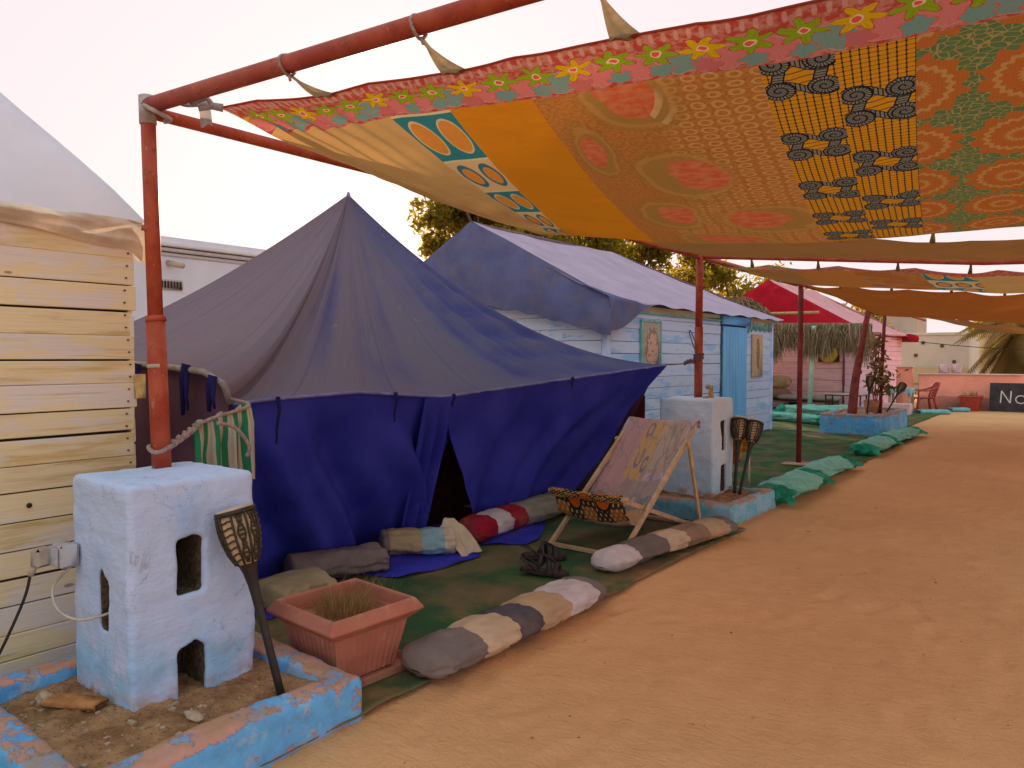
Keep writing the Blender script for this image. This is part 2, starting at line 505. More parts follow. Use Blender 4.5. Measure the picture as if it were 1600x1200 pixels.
MT['white_canvas'] = fabric('white roof canvas', (0.82, 0.80, 0.88), 0.18, 0.05, 2.0, None, 300)
MT['hem_canvas'] = fabric('dusty canvas hem', (0.86, 0.70, 0.54), 0.25, 0.2, 5.0, ((0.60, 0.52, 0.46), 0.7), 200)
def mat_tent_roof():
    m = M('dusty blue tent roof with painted fold shade'); p = m.pos(); u, v, w = m.xyz(m.att('uvw')); fold = m.att('fold', 'Fac')
    f2 = m.noise(p, 1.1, 5, 0.6)
    blue = m.mix(f2.ss(0.3, 0.7), (0.070, 0.078, 0.25), (0.105, 0.115, 0.32))
    soft = m.noise(m.vec(u * 7.0, v * 1.6, 0.0), 1.0, 4, 0.55)
    d = (f2 * 0.50 + soft * 0.30 + w * 0.50 - 0.06 + fold * 0.22).ss(0.16, 0.62)  # dust, with the raised folds painted paler
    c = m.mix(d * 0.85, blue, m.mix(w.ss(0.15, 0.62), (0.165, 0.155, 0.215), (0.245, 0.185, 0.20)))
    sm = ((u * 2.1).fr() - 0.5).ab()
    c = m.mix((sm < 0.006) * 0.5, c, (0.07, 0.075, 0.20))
    c = m.mix((0.0 - fold).ss(0.35, 1.0) * 0.45, c, (0.060, 0.066, 0.20))  # shade of the fold valleys painted into the colour
    c = m.mix((m.noise(p, 7, 4) > 0.70) * 0.35, c, (0.36, 0.25, 0.20))
    nrm = m.bump(m.noise(p, 6, 4) * 0.6 + m.noise(p, 420, 2) * 0.05 + m.noise(m.vec(u * 40.0, v * 5.0, 2.0), 1.0, 4, 0.6, dist=0.5) * 0.7 + (sm < 0.012) * 0.15, 0.03, 0.7)
    return m.cloth(c, 0.12, nrm)
MT['tent_roof'] = mat_tent_roof()
def mat_tent_wall():
    m = M('blue tent wall'); p = m.pos(); x, y, z = m.xyz(p)
    c = m.mix(m.noise(p, 2.2, 5).ss(0.3, 0.7), (0.036, 0.043, 0.38), (0.060, 0.068, 0.48))
    c = m.mix((0.22 - z).ss(0.0, 0.22) * m.noise(p, 8, 5).ss(0.5, 0.75) * 0.35, c, (0.22, 0.14, 0.10))
    nrm = m.bump(m.noise(m.scale(p, (3, 3, 0.6)), 2.2, 4) + m.noise(p, 420, 2) * 0.05, 0.03, 0.4)
    return m.cloth(c, 0.10, nrm)
MT['tent_wall'] = mat_tent_wall()
MT['tent_side'] = fabric('plum tent side', (0.16, 0.095, 0.16), 0.1, 0.25, 2)
MT['tent_trim'] = fabric('blue tent piping', (0.20, 0.20, 0.42), 0.0, 0.2, 9)
MT['tie_blue'] = fabric('navy tie', (0.022, 0.022, 0.10), 0.0, 0.2, 9)
MT['skirt'] = fabric('blue ground flap', (0.050, 0.056, 0.48), 0.0, 0.2, 3, ((0.20, 0.14, 0.12), 0.25))
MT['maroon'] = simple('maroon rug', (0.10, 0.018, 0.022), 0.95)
MT['tarp_dark'] = fabric('blue grey roof tarp', (0.135, 0.150, 0.29), 0.10, 0.15, 2.2, ((0.20, 0.17, 0.20), 0.7))
MT['tarp_skylit'] = fabric('roof tarp with painted sky light', (0.50, 0.41, 0.54), 0.10, 0.08, 2.0, ((0.54, 0.43, 0.48), 0.4))  # same tarp as the gable; sky light on the slopes painted in as a paler colour
MT['red_canvas'] = fabric('red roof canvas', (0.52, 0.022, 0.042), 0.25, 0.15, 2.0)
MT['pink_canvas'] = fabric('faded pink roof canvas', (0.80, 0.44, 0.46), 0.2, 0.1, 2.0)

def mat_pipe():
    m = M('rusty red pipe'); p = m.pos()
    c = m.mix(m.noise(p, 7, 5).ss(0.35, 0.65), (0.36, 0.050, 0.022), (0.45, 0.090, 0.042))
    c = m.mix(m.noise(p, 15, 6, 0.7).ss(0.55, 0.64) * 0.7, c, (0.20, 0.040, 0.022))
    c = m.mix(m.noise(m.scale(p, (1, 1, 0.25)), 30, 5, 0.7).ss(0.64, 0.70) * 0.5, c, (0.62, 0.34, 0.24))
    c = m.mix(m.noise(p, 55, 3).ss(0.66, 0.75) * 0.6, c, (0.60, 0.40, 0.32))
    return m.bsdf(c, 0.6, m.bump(m.noise(p, 60, 4), 0.002, 0.5), 0.3)
MT['pipe'] = mat_pipe()
MT['pipe_dark'] = simple('dark red pipe', (0.22, 0.035, 0.03), 0.6, 0.25, 9)
MT['trunk_red'] = simple('red painted trunk', (0.26, 0.055, 0.045), 0.8, 0.3, 7, bump=0.01)
MT['steel'] = simple('galvanised joint', (0.42, 0.36, 0.36), 0.55, 0.25, 20, metal=0.2)
MT['rope'] = simple('dusty rope', (0.36, 0.27, 0.24), 0.95, 0.3, 60, bump=0.003)
MT['rope_dark'] = simple('dark rope', (0.16, 0.12, 0.13), 0.95, 0.3, 60, bump=0.003)
MT['rag'] = fabric('grey rag tie', (0.40, 0.37, 0.36), 0.3, 0.2, 20)
MT['strap'] = fabric('khaki tie strap', (0.36, 0.26, 0.15), 0.35, 0.2, 20)
MT['wood'] = simple('pale deckchair wood', (0.56, 0.38, 0.22), 0.6, 0.2, 14, spec=0.3, bump=0.002)
MT['plank'] = simple('orange plank', (0.50, 0.23, 0.09), 0.8, 0.25, 16, bump=0.004)
MT['rawwood'] = simple('ochre wood scrap', (0.55, 0.36, 0.14), 0.85, 0.25, 18, bump=0.003)
def mat_terra():
    m = M('dusty terracotta plastic'); p = m.pos(); x, y, z = m.xyz(p)
    c = m.mix(m.noise(p, 5, 4).ss(0.3, 0.7), (0.43, 0.155, 0.10), (0.52, 0.20, 0.135))
    c = m.mix((m.noise(p, 9, 6, 0.65) + (0.12 - z).ss(0.0, 0.1) * 0.2).ss(0.54, 0.72) * 0.55, c, (0.56, 0.34, 0.21))
    return m.bsdf(c, 0.6, m.bump(m.noise(p, 60, 3), 0.001, 0.5), 0.25)
MT['terracotta'] = mat_terra()
MT['terracotta_old'] = simple('terracotta pot', (0.52, 0.26, 0.15), 0.8, 0.25, 12)
MT['straw'] = simple('dry straw', (0.42, 0.27, 0.11), 0.9, 0.35, 40)
MT['black'] = simple('black plastic', (0.030, 0.022, 0.018), 0.45, 0.3, 12, spec=0.4)
MT['torch_lid'] = simple('dusty torch lid', (0.60, 0.44, 0.33), 0.7, 0.15, 20)
MT['torch_slat'] = simple('bronze lattice', (0.045, 0.033, 0.020), 0.5, 0.3, 30, spec=0.4)
MT['torch_in'] = simple('amber diffuser', (0.56, 0.40, 0.24), 0.6, 0.2, 25)
MT['socket'] = simple('dusty socket box', (0.42, 0.41, 0.42), 0.6, 0.2, 14)
MT['plug'] = simple('grey plug', (0.40, 0.33, 0.27), 0.6, 0.15, 14)
MT['cable'] = simple('dark cable', (0.035, 0.03, 0.028), 0.6)
MT['cable_pale'] = simple('pale cable', (0.52, 0.46, 0.38), 0.6)
MT['stone'] = simple('sandy stone', (0.50, 0.38, 0.27), 0.95, 0.25, 25, bump=0.006)
MT['leather'] = simple('dark sandal leather', (0.032, 0.022, 0.026), 0.55, 0.4, 25, spec=0.35)
MT['insole'] = simple('worn insole', (0.085, 0.055, 0.04), 0.8, 0.3, 20)
MT['white_wall'] = simple('white plaster wall', (0.70, 0.70, 0.76), 0.9, 0.05, 1.5)
MT['cornice'] = simple('pale cornice', (0.66, 0.58, 0.54), 0.9, 0.05, 3)
MT['pinkwall'] = simple('salmon wall', (0.88, 0.32, 0.21), 0.9, 0.10, 1.6, bump=0.004)
MT['pinkblock'] = simple('pink plinth', (0.72, 0.46, 0.46), 0.9, 0.1, 3)
MT['coping'] = simple('pale coping', (0.74, 0.48, 0.36), 0.9, 0.1, 3)
MT['far_white'] = simple('far white wall', (0.66, 0.62, 0.52), 0.9, 0.06, 1.2)
MT['far_cream'] = simple('far cream wall', (0.62, 0.52, 0.33), 0.9, 0.06, 1.2)
MT['far_tan'] = simple('far tan block', (0.52, 0.42, 0.33), 0.9, 0.08, 1.2)
MT['far_orange'] = simple('far orange wall', (0.66, 0.36, 0.18), 0.9, 0.08, 1.2)
MT['sign'] = simple('blackboard', (0.055, 0.05, 0.055), 0.7, 0.25, 5)
MT['chalk'] = simple('white lettering', (0.72, 0.68, 0.66), 0.8, 0.06)
MT['red_plastic'] = simple('red plastic', (0.42, 0.055, 0.03), 0.4, 0.15, 6, spec=0.4)
MT['mint'] = simple('mint paint', (0.42, 0.60, 0.47), 0.7, 0.12, 8)
MT['pale_wood'] = simple('cream wood leg', (0.66, 0.52, 0.40), 0.7, 0.15, 10)
MT['metal_dark'] = simple('dark metal', (0.06, 0.045, 0.04), 0.6, 0.3, 10)
MT['slab'] = simple('pink base slab', (0.58, 0.40, 0.31), 0.9, 0.15, 6)
MT['tan_cushion'] = fabric('tan cushion', (0.44, 0.31, 0.17), 0.05, 0.2, 8)
MT['grey_cushion'] = fabric('grey cushion', (0.30, 0.28, 0.25), 0.05, 0.2, 8)
MT['brown_cushion'] = fabric('brown cushion', (0.30, 0.16, 0.10), 0.05, 0.2, 8)
MT['violet'] = fabric('violet mat', (0.12, 0.08, 0.28), 0.0, 0.2, 8)
MT['bag_net'] = fabric('green shade net', (0.05, 0.46, 0.30), 0.45, 0.35, 7, ((0.30, 0.55, 0.45), 0.6))
MT['bag_fill'] = fabric('pale mint sack', (0.28, 0.66, 0.54), 0.2, 0.15, 7, ((0.40, 0.66, 0.58), 0.5))
MT['teal_edge'] = simple('teal painted slab', (0.20, 0.50, 0.50), 0.85, 0.25, 5)
for nm, c in dict(grey=(0.23, 0.19, 0.18), dgrey=(0.115, 0.10, 0.12), cream=(0.62, 0.47, 0.32), tan=(0.56, 0.40, 0.25), white=(0.66, 0.60, 0.62), brown=(0.33, 0.22, 0.15),
                  red=(0.36, 0.022, 0.045), sage=(0.32, 0.33, 0.28), beige=(0.42, 0.34, 0.20), blue=(0.30, 0.50, 0.55), pale=(0.66, 0.57, 0.42), greydk=(0.20, 0.165, 0.155)).items():
    MT['sk_' + nm] = fabric(nm + ' sackcloth', c, 0.08, 0.10, 9, ((0.45, 0.28, 0.16), 0.28), 300)
MT['bark'] = simple('bark', (0.14, 0.09, 0.055), 0.95, 0.3, 12, bump=0.01)

def mat_leaf(name, a, b, tr):
    m = M(name); r = m.att('uvw'); x, y, z = m.xyz(r)
    return m.cloth(m.mix(x, a, b), 0.5, None, m.mix(x, tr, tuple(min(1, q * 1.5) for q in tr)))
MT['leaf'] = mat_leaf('sunlit foliage', (0.045, 0.065, 0.018), (0.10, 0.11, 0.03), (0.46, 0.33, 0.035))
MT['palm_leaf'] = mat_leaf('dry palm frond', (0.16, 0.13, 0.05), (0.26, 0.20, 0.07), (0.28, 0.20, 0.05))
MT['vine'] = mat_leaf('dusty vine leaf', (0.07, 0.12, 0.03), (0.20, 0.20, 0.07), (0.16, 0.18, 0.03))
MT['vine_dry'] = mat_leaf('withered vine leaf', (0.28, 0.15, 0.07), (0.44, 0.30, 0.18), (0.25, 0.15, 0.06))
MT['drygrass'] = mat_leaf('dry grass', (0.36, 0.24, 0.10), (0.62, 0.45, 0.22), (0.25, 0.16, 0.05))
MT['thatch'] = mat_leaf('dry thatch', (0.36, 0.27, 0.15), (0.72, 0.57, 0.37), (0.10, 0.07, 0.03))

# ---- printed cloths
def weave(m): return m.bump(m.noise(m.pos(), 420, 2) * 0.2 + m.noise(m.pos(), 16, 4), 0.008, 0.5)
def pat_floral():
    m = M('floral print'); u, v, _ = m.xyz(m.att('uvw')); P = 0.155
    bgn = m.noise(m.vec(u, v), 26, 4)
    c = m.mix(bgn.ss(0.42, 0.58), (0.42, 0.055, 0.035), (0.48, 0.17, 0.11))
    c = m.mix(((v * 42.0).sin() * (u * 150.0).sin()).ss(0.2, 0.5) * (v < 0.075) * 0.6, c, (0.60, 0.30, 0.22))
    # lower row of pink and teal flowers
    def row(off, vc, rad, k, depth, cols, c, line, period=P, dot=None, sel=None):
        a = u / period + off
        i = a.fl(); lx = (a.fr() - 0.5) * period; ly = v - vc
        lx = lx + (m.noise(m.vec(u, v), 16, 2) - 0.5) * 0.045; ly = ly + (m.noise(m.vec(v, u), 16, 2) - 0.5) * 0.045
        r = m.hyp(lx, ly); th = m.atan2(ly, lx)
        rr = rad * ((th * float(k) + i * 1.7).cos() * depth + (1.0 - depth))
        md = (i / 3.0).fr()
        pick = md.ss(0.5, 0.5001) if sel is None else sel(md)
        col = m.mix(pick, cols[0], cols[1])
        rays = ((th * float(k) * 3.0).sin() * 0.5 + 0.5) * 0.22
        col = m.mix(rays, col, tuple(q * 0.45 for q in cols[0]))
        c = m.mix((r < rr + 0.0055) * 1.0, c, line)
        c = m.mix((r < rr) * 1.0, c, col)
        if dot:
            c = m.mix((r < 0.020) * 1.0, c, (0.72, 0.45, 0.25))
            c = m.mix((r < 0.013) * 1.0, c, dot)
        return c
    c = row(0.5, 0.215, 0.080, 6, 0.08, ((0.60, 0.16, 0.13), (0.17, 0.26, 0.20)), c, (0.46, 0.26, 0.18))
    c = row(0.0, 0.255, 0.050, 5, 0.15, ((0.17, 0.26, 0.20), (0.52, 0.12, 0.10)), c, (0.55, 0.10, 0.06))
    c = row(0.0, 0.140, 0.078, 6, 0.27, ((0.25, 0.31, 0.012), (0.62, 0.33, 0.008)), c, (0.42, 0.05, 0.03), dot=(0.66, 0.08, 0.05))
    return m.cloth(c, 0.5, weave(m))
def pat_circles():
    m = M('teal circle print'); u, v, _ = m.xyz(m.att('uvw'))
    b = (v - 0.31) / 1.30; band = b.fr(); tealb = (band < 0.5) * 1.0
    a = (u + 2.42) / 0.18; lx = (a.fr() - 0.5) * 0.27; ly = (((band * 2.0).fr()) - 0.5) * 0.30
    r = m.hyp(lx, ly)
    oc = m.mix(m.noise(m.vec(u, v), 40, 3), (0.56, 0.17, 0.02), (0.64, 0.26, 0.05))
    teal = (0.035, 0.17, 0.17)
    c = m.mix(tealb, (0.62, 0.36, 0.16), teal)
    c = m.mix((r < 0.112) * tealb, c, (0.60, 0.40, 0.20))
    c = m.mix((r < 0.100) * tealb, c, oc)
    c = m.mix((r < 0.112) * (1.0 - tealb), c, (0.05, 0.14, 0.15))
    c = m.mix((r < 0.080) * (1.0 - tealb), c, oc)
    edge = ((band * 2.0).fr() < 0.045) * 1.0
    c = m.mix(edge, c, (0.62, 0.44, 0.22))
    return m.cloth(c, 0.5, weave(m))
def pat_plain(name, col):
    m = M(name); p = m.pos()
    c = m.mix(m.noise(p, 3, 4).ss(0.3, 0.7), tuple(q * 0.9 for q in col), col)
    return m.cloth(c, 0.5, weave(m))
def pat_batik():
    m = M('brown batik print'); u, v, _ = m.xyz(m.att('uvw'))
    wob = m.noise(m.vec(u, v), 3.0, 3)
    c = m.mix(m.noise(m.vec(u, v), 60, 3).ss(0.4, 0.6), (0.38, 0.125, 0.026), (0.48, 0.175, 0.040))
    P = 0.075; a = u / P + (wob - 0.5) * 0.9; b = v / P + (wob - 0.5) * 0.9
    r = m.hyp(a.fr() - 0.5, b.fr() - 0.5)
    sz = 0.28 + m.noise(m.vec(u, v), 2.4, 2) * 0.26
    ring = ((r - sz * 0.75).ab() < 0.085) * 1.0
    zone = (u + wob * 0.5 + v * 0.10).ss(-1.02, -0.86)
    c = m.mix(ring * zone * 0.75, c, (0.60, 0.28, 0.085))
    # big red medallions in the left half
    for (cu, cv, ru, rv, dx) in ((-1.33, 0.42, 0.19, 0.34, 0.0), (-1.58, 0.95, 0.09, 0.36, -0.1), (-1.27, 1.38, 0.20, 0.42, 0.30), (-1.02, 2.35, 0.24, 0.42, -0.2), (-1.46, 2.15, 0.16, 0.40, 0.2), (-1.30, 3.05, 0.26, 0.34, 0.1)):
        x = (u - cu) / ru + (wob - 0.5) * 0.7; y = (v - cv) / rv + (wob - 0.5) * 0.7
        d = m.hyp(x, y)
        c = m.mix(d.ss(1.12, 1.0) * 0.35, c, (0.30, 0.15, 0.03))
        c = m.mix(d.ss(0.92, 0.86) * 0.5, c, (0.50, 0.24, 0.06))
        c = m.mix(d.ss(0.80, 0.72) * 0.55, c, (0.28, 0.14, 0.03))
        d2 = m.hyp(x - dx, y + 0.05)
        c = m.mix(d2.ss(0.62, 0.52) * 0.9, c, m.mix(m.noise(m.vec(u, v), 18, 4).ss(0.35, 0.65), (0.58, 0.085, 0.030), (0.60, 0.17, 0.07)))
    # curved ribs
    rb = ((m.hyp(u + 1.75, v - 0.35) * 95.0).sin() > 0.15) * (m.hyp(u + 1.02, v - 0.55) < 0.26) * (1.0 - zone)
    c = m.mix(rb * 0.6, c, (0.60, 0.42, 0.18))
    return m.cloth(c, 0.5, weave(m))
def pat_scroll():
    m = M('black scroll print'); u, v, _ = m.xyz(m.att('uvw'))
    base = m.mix(m.noise(m.vec(u, v), 30, 2), (0.56, 0.20, 0.010), (0.66, 0.27, 0.014))
    blk = (0.018, 0.016, 0.022); gry = (0.22, 0.18, 0.12)
    P = 0.026
    r = m.hyp((u / P).fr() - 0.5, (v / (P * 1.25)).fr() - 0.5)
    gridl = (((u / P).fr() - 0.5).ab() > 0.40).mx(((v / (P * 1.25)).fr() - 0.5).ab() > 0.44)
    c = m.mix(gridl * 0.75, base, blk)
    c = m.mix((r > 0.56) * 1.0, c, blk)
    TU, TV = 0.235, 0.66
    col = (u / TU + 0.62).fl()
    a = u / TU + 0.62; b = v / TV + (col * 0.5).fr() * 1.0 + 0.35
    lx = (a.fr() - 0.5) * TU * 1.06; ly = (b.fr() - 0.5) * TV * 0.80
    inbox = ((lx.ab() < 0.07) * (ly.ab() < 0.075))
    c = m.mix(inbox, c, base)
    c = m.mix(inbox * ((ly * 170.0 + (lx * 40.0).sin() * 1.5).sin() > 0.86), c, (0.12, 0.06, 0.02))
    def stroke(d, w, c, ph):
        c = m.mix((d < w) * 1.0, c, blk)
        return m.mix((d < w - 0.006) * ((ph.sin()) > -0.55), c, gry)
    # arms joining the four coils
    for sy in (-1, 1):
        yy = ly - sy * 0.078 - (lx * 26.0).sin() * 0.030
        d = yy.ab().mx(lx.ab() - 0.06)
        c = stroke(d, 0.026, c, lx * 420.0)
    for sx in (-1, 1):
        xx = lx - sx * 0.072 + (ly * 20.0).sin() * 0.012
        d = xx.ab().mx(ly.ab() - 0.055)
        c = stroke(d, 0.024, c, ly * 420.0)
    for sx in (-1, 1):
        for sy in (-1, 1):
            x = lx - sx * 0.078; y = ly - sy * 0.082
            rr = m.hyp(x, y); th = m.atan2(y, x)
            c = m.mix((rr < 0.060) * 1.0, c, blk)
            hatch = ((th * 22.0).sin() > -0.45) * 1.0
            c = m.mix((rr < 0.054) * hatch, c, gry)
            sp = ((rr / 0.026 + th * (sx * 0.159)).fr() < 0.26) * (rr < 0.054)
            c = m.mix(sp, c, blk)
    return m.cloth(c, 0.5, weave(m))
def pat_medallion():
    m = M('orange medallion print'); u, v, _ = m.xyz(m.att('uvw'))
    PU, PV = 0.36, 0.56
    a = u / PU + 0.61; b = v / PV + 0.22
    lx = (a.fr() - 0.5) * 0.50; ly = (b.fr() - 0.5) * 0.51
    r = m.hyp(lx, ly); th = m.atan2(ly, lx)
    zig = ((th * 20.0).sin() * 0.009)
    org = m.mix(((lx * 380.0).sin() * 0.5 + 0.5) * 0.35, (0.46, 0.125, 0.024), (0.38, 0.10, 0.022))
    veins = m.voro(m.vec(u + m.noise(m.vec(u, v), 14, 2) * 0.03, v), 30, 'DISTANCE_TO_EDGE') < 0.05
    grn = m.mix(veins * 0.75, m.mix(m.noise(m.vec(u, v), 22, 4), (0.085, 0.135, 0.045), (0.14, 0.18, 0.065)), (0.46, 0.27, 0.08))
    st = ((th * 12.0).cos() * 0.02)
    c = m.mix((r + st + zig * 0.8 < 0.226) * 1.0, grn, org)
    for q in (0.158, 0.060):
        c = m.mix(((r + zig - q).ab() < 0.013) * 0.8, c, (0.50, 0.26, 0.08))
    return m.cloth(c, 0.5, weave(m))
def pat_chair():
    m = M('faded patchwork print'); u, v, _ = m.xyz(m.att('uvw'))      # u 0..1 across, v 0..1 top to front
    n = m.noise(m.vec(u, v), 9, 5, 0.6)
    c = m.mix(n.ss(0.4, 0.6), (0.52, 0.43, 0.46), (0.70, 0.56, 0.60))
    vn = m.voro(m.vec(u * 1.0 + n * 0.2, v * 1.6 + n * 0.2), 9, 'DISTANCE_TO_EDGE')
    c = m.mix((vn < 0.05) * 0.55, c, (0.30, 0.27, 0.26))
    def rect(u0, u1, v0, v1, col, c, k=0.85, wob=0.03):
        uu = u + (n - 0.5) * wob; vv = v + (n - 0.5) * wob
        return m.mix((uu > u0) * (uu < u1) * (vv > v0) * (vv < v1) * k, c, col)
    c = rect(0.05, 0.55, 0.13, 0.46, (0.58, 0.33, 0.32), c)
    c = rect(0.34, 0.62, 0.17, 0.38, (0.68, 0.42, 0.17), c)
    c = rect(0.62, 0.95, 0.18, 0.36, (0.56, 0.42, 0.30), c, 0.7)
    c = m.mix((vn < 0.035) * (v < 0.68) * 0.5, c, (0.26, 0.26, 0.30))
    c = rect(0.48, 0.66, 0.02, 0.12, (0.32, 0.29, 0.24), c)
    c = rect(0.66, 0.84, 0.04, 0.16, (0.60, 0.36, 0.12), c)
    c = rect(0.03, 0.97, 0.50, 0.68, (0.66, 0.38, 0.15), c, 0.85, 0.12)
    c = rect(0.40, 0.92, 0.38, 0.44, (0.42, 0.32, 0.28), c, 0.6)
    for (cu, cv, rad) in ((0.42, 0.22, 0.035), (0.44, 0.31, 0.04), (0.56, 0.33, 0.03), (0.55, 0.56, 0.035), (0.25, 0.60, 0.03)):
        d = m.hyp(u - cu, (v - cv) * 1.4)
        c = m.mix(((d - rad).ab() < 0.010) * (n > 0.42), c, (0.26, 0.24, 0.34))
    w = ((u * 9.0 + (n - 0.5) * 5.0).sin() * 0.02 + v)
    c = m.mix(((w - 0.48).ab() < 0.022) * (n > 0.45) * 0.8, c, (0.24, 0.26, 0.22))
    c = m.mix(((w - 0.74).ab() < 0.035) * (n > 0.47) * 0.85, c, (0.28, 0.30, 0.28))
    c = m.mix((u > 0.30) * (u < 0.46) * (v < 0.10) * ((u * 55.0 + v * 60.0).sin() > 0.5) * 0.8, c, (0.22, 0.20, 0.18))
    # bold ornament near the seat front
    z = ((v + (n - 0.5) * 0.06) > 0.685) * 1.0
    f = m.mix(((u * 16.0).sin() * (v * 46.0).sin()).ss(0.0, 0.25), (0.075, 0.05, 0.035), (0.50, 0.20, 0.05))
    f = m.mix(((u * 90.0).sin() * (v * 150.0).sin()) > 0.45, f, (0.60, 0.47, 0.22))
    for (cu, cv) in ((0.30, 0.79), (0.72, 0.80), (0.50, 0.92)):
        d = m.hyp((u - cu) * 1.0, (v - cv) * 1.9)
        f = m.mix((d < 0.12) * 1.0, f, (0.04, 0.03, 0.03))
        f = m.mix((d < 0.10) * 1.0, f, (0.66, 0.16, 0.02))
    c = m.mix(z, c, f)
    return m.cloth(c, 0.22, weave(m))
def pat_stripe():
    m = M('green striped towel'); u, v, _ = m.xyz(m.att('uvw'))
    k = (u * 6.0 + m.noise(m.vec(u, v), 3, 2) * 0.15).fr()
    c = m.mix((k < 0.48) * 1.0, (0.58, 0.52, 0.42), (0.045, 0.26, 0.125))
    c = m.mix(((k - 0.74).ab() < 0.09) * 0.5, c, (0.42, 0.35, 0.22))
    return m.cloth(c, 0.15, m.bump(m.noise(m.pos(), 300, 3), 0.006, 0.8))
def pat_orange():
    m = M('orange check towel'); u, v, _ = m.xyz(m.att('uvw'))
    k = ((v * 30.0).sin() > 0.1) * 1.0; q = ((u * 12.0).sin() > 0.3) * 1.0
    c = m.mix(k, (0.52, 0.16, 0.03), (0.58, 0.34, 0.05)); c = m.mix(q * 0.5, c, (0.22, 0.05, 0.03))
    return m.cloth(c, 0.15, weave(m))
def pat_net():
    m = M('dim folk print'); u, v, _ = m.xyz(m.att('uvw'))
    n = m.noise(m.vec(u, v), 2.2, 4, 0.6)
    c = m.mix(n.ss(0.4, 0.6), (0.36, 0.12, 0.028), (0.46, 0.17, 0.04))
    r = m.hyp((u / 0.7).fr() - 0.5, (v / 0.7).fr() - 0.5)
    c = m.mix((((r * 30.0).sin() > 0.4) * (r < 0.42)) * 0.6, c, (0.42, 0.10, 0.05))
    c = m.mix((n > 0.60) * 0.6, c, (0.10, 0.13, 0.09))
    return m.cloth(c, 0.5, weave(m))
MT['floral'] = pat_floral(); MT['circles'] = pat_circles(); MT['batik'] = pat_batik(); MT['scroll'] = pat_scroll()
MT['medallion'] = pat_medallion(); MT['mustard'] = pat_plain('mustard cloth', (0.62, 0.20, 0.011)); MT['beigecloth'] = pat_plain('beige cotton', (0.54, 0.29, 0.10))
MT['khakicloth'] = pat_plain('khaki cotton', (0.34, 0.148, 0.045)); MT['orangecloth'] = pat_plain('orange cotton', (0.38, 0.11, 0.022)); MT['folk'] = pat_net()
MT['chaircloth'] = pat_chair(); MT['towel'] = pat_stripe(); MT['orange_towel'] = pat_orange()
# ------------------------------------------------------------------ ground
def axis(fine0, fine1, step, far0, far1, k=1.22):
    a = list(np.arange(fine0, fine1 + 1e-6, step)); d = step; x = a[-1]
    while x < far1: d *= k; x += d; a.append(min(x, far1))
    d = step; x = a[0]; b = []
    while x > far0: d *= k; x -= d; b.append(max(x, far0))
    return np.array(b[::-1] + a)
gx = axis(-3.0, 1.2, 0.035, -320, 320); gy = axis(0.9, 9.5, 0.035, -60, 420)
XX, YY = np.meshgrid(gx, gy)
H = np.zeros_like(XX)
m_ = np.clip((XX + 2.75) / 0.4, 0, 1) * np.clip((27 - YY) / 3, 0, 1)
near = (XX > -3.2) & (XX < 8) & (YY < 40) & (YY > -3)
for i, j in zip(*np.nonzero(near)):
    x, y = XX[i, j], YY[i, j]
    H[i, j] = 0.012 * nz(x, y, 1.3, 0.9) + 0.006 * nz(x, y, 4.3, 3.1) + 0.004 * nz(x, y, 8.3, 8.0)
for k in range(520):                                   # scuffed footprints along the path
    fx, fy = rng.uniform(-2.35, 3.0), rng.uniform(0.8, 15.0); a = rng.normal(0, 0.5)
    dx, dy = XX - fx, YY - fy
    sel = (np.abs(dx) < 0.4) & (np.abs(dy) < 0.4)
    if not sel.any(): continue
    lx = dx[sel] * math.cos(a) - dy[sel] * math.sin(a); ly = dx[sel] * math.sin(a) + dy[sel] * math.cos(a)
    r2 = (lx / 0.055) ** 2 + (ly / 0.14) ** 2
    H[sel] += rng.uniform(0.4, 1.0) * (-0.012 * np.exp(-r2) + 0.007 * np.exp(-((np.sqrt(r2) - 1.5) / 0.5) ** 2))
H = np.minimum(H * m_, 0.03)
V = np.stack([XX.ravel(), YY.ravel(), H.ravel()], 1)
nxg, nyg = len(gx), len(gy)
idx = np.arange(nxg * nyg).reshape(nyg, nxg)
F = np.stack([idx[:-1, :-1].ravel(), idx[:-1, 1:].ravel(), idx[1:, 1:].ravel(), idx[1:, :-1].ravel()], 1)
tag(obj('ground', (V, F), MT['sand']), kind='structure')

rr2 = random.Random(77)
def sand_z(x, y):
    i = int(np.clip(np.searchsorted(gx, x), 1, len(gx) - 1)); j = int(np.clip(np.searchsorted(gy, y), 1, len(gy) - 1)); return float(H[j, i])
deb = []
for k in range(240):
    x, y = rr2.uniform(-2.35, 1.0), rr2.uniform(1.0, 9.0); s = rr2.uniform(0.0015, 0.0045) * (2.2 if rr2.random() < .05 else 1)
    if x > -0.02 * y + 0.6: continue
    if rr2.random() < 0.25: deb.append(box((x, y, sand_z(x, y) + 0.003), (s * 7, s * 0.6, s * 0.5), rz=rr2.uniform(0, 3)))
    else: deb.append(box((x, y, sand_z(x, y) + s * .3), (s * 1.6, s * 1.3, s), rz=rr2.uniform(0, 3), bev=s * .3))
tag(obj('debris', join(*deb), simple('path grit', (0.34, 0.19, 0.10), 0.95, 0.8, 9), smooth=False), kind='stuff')

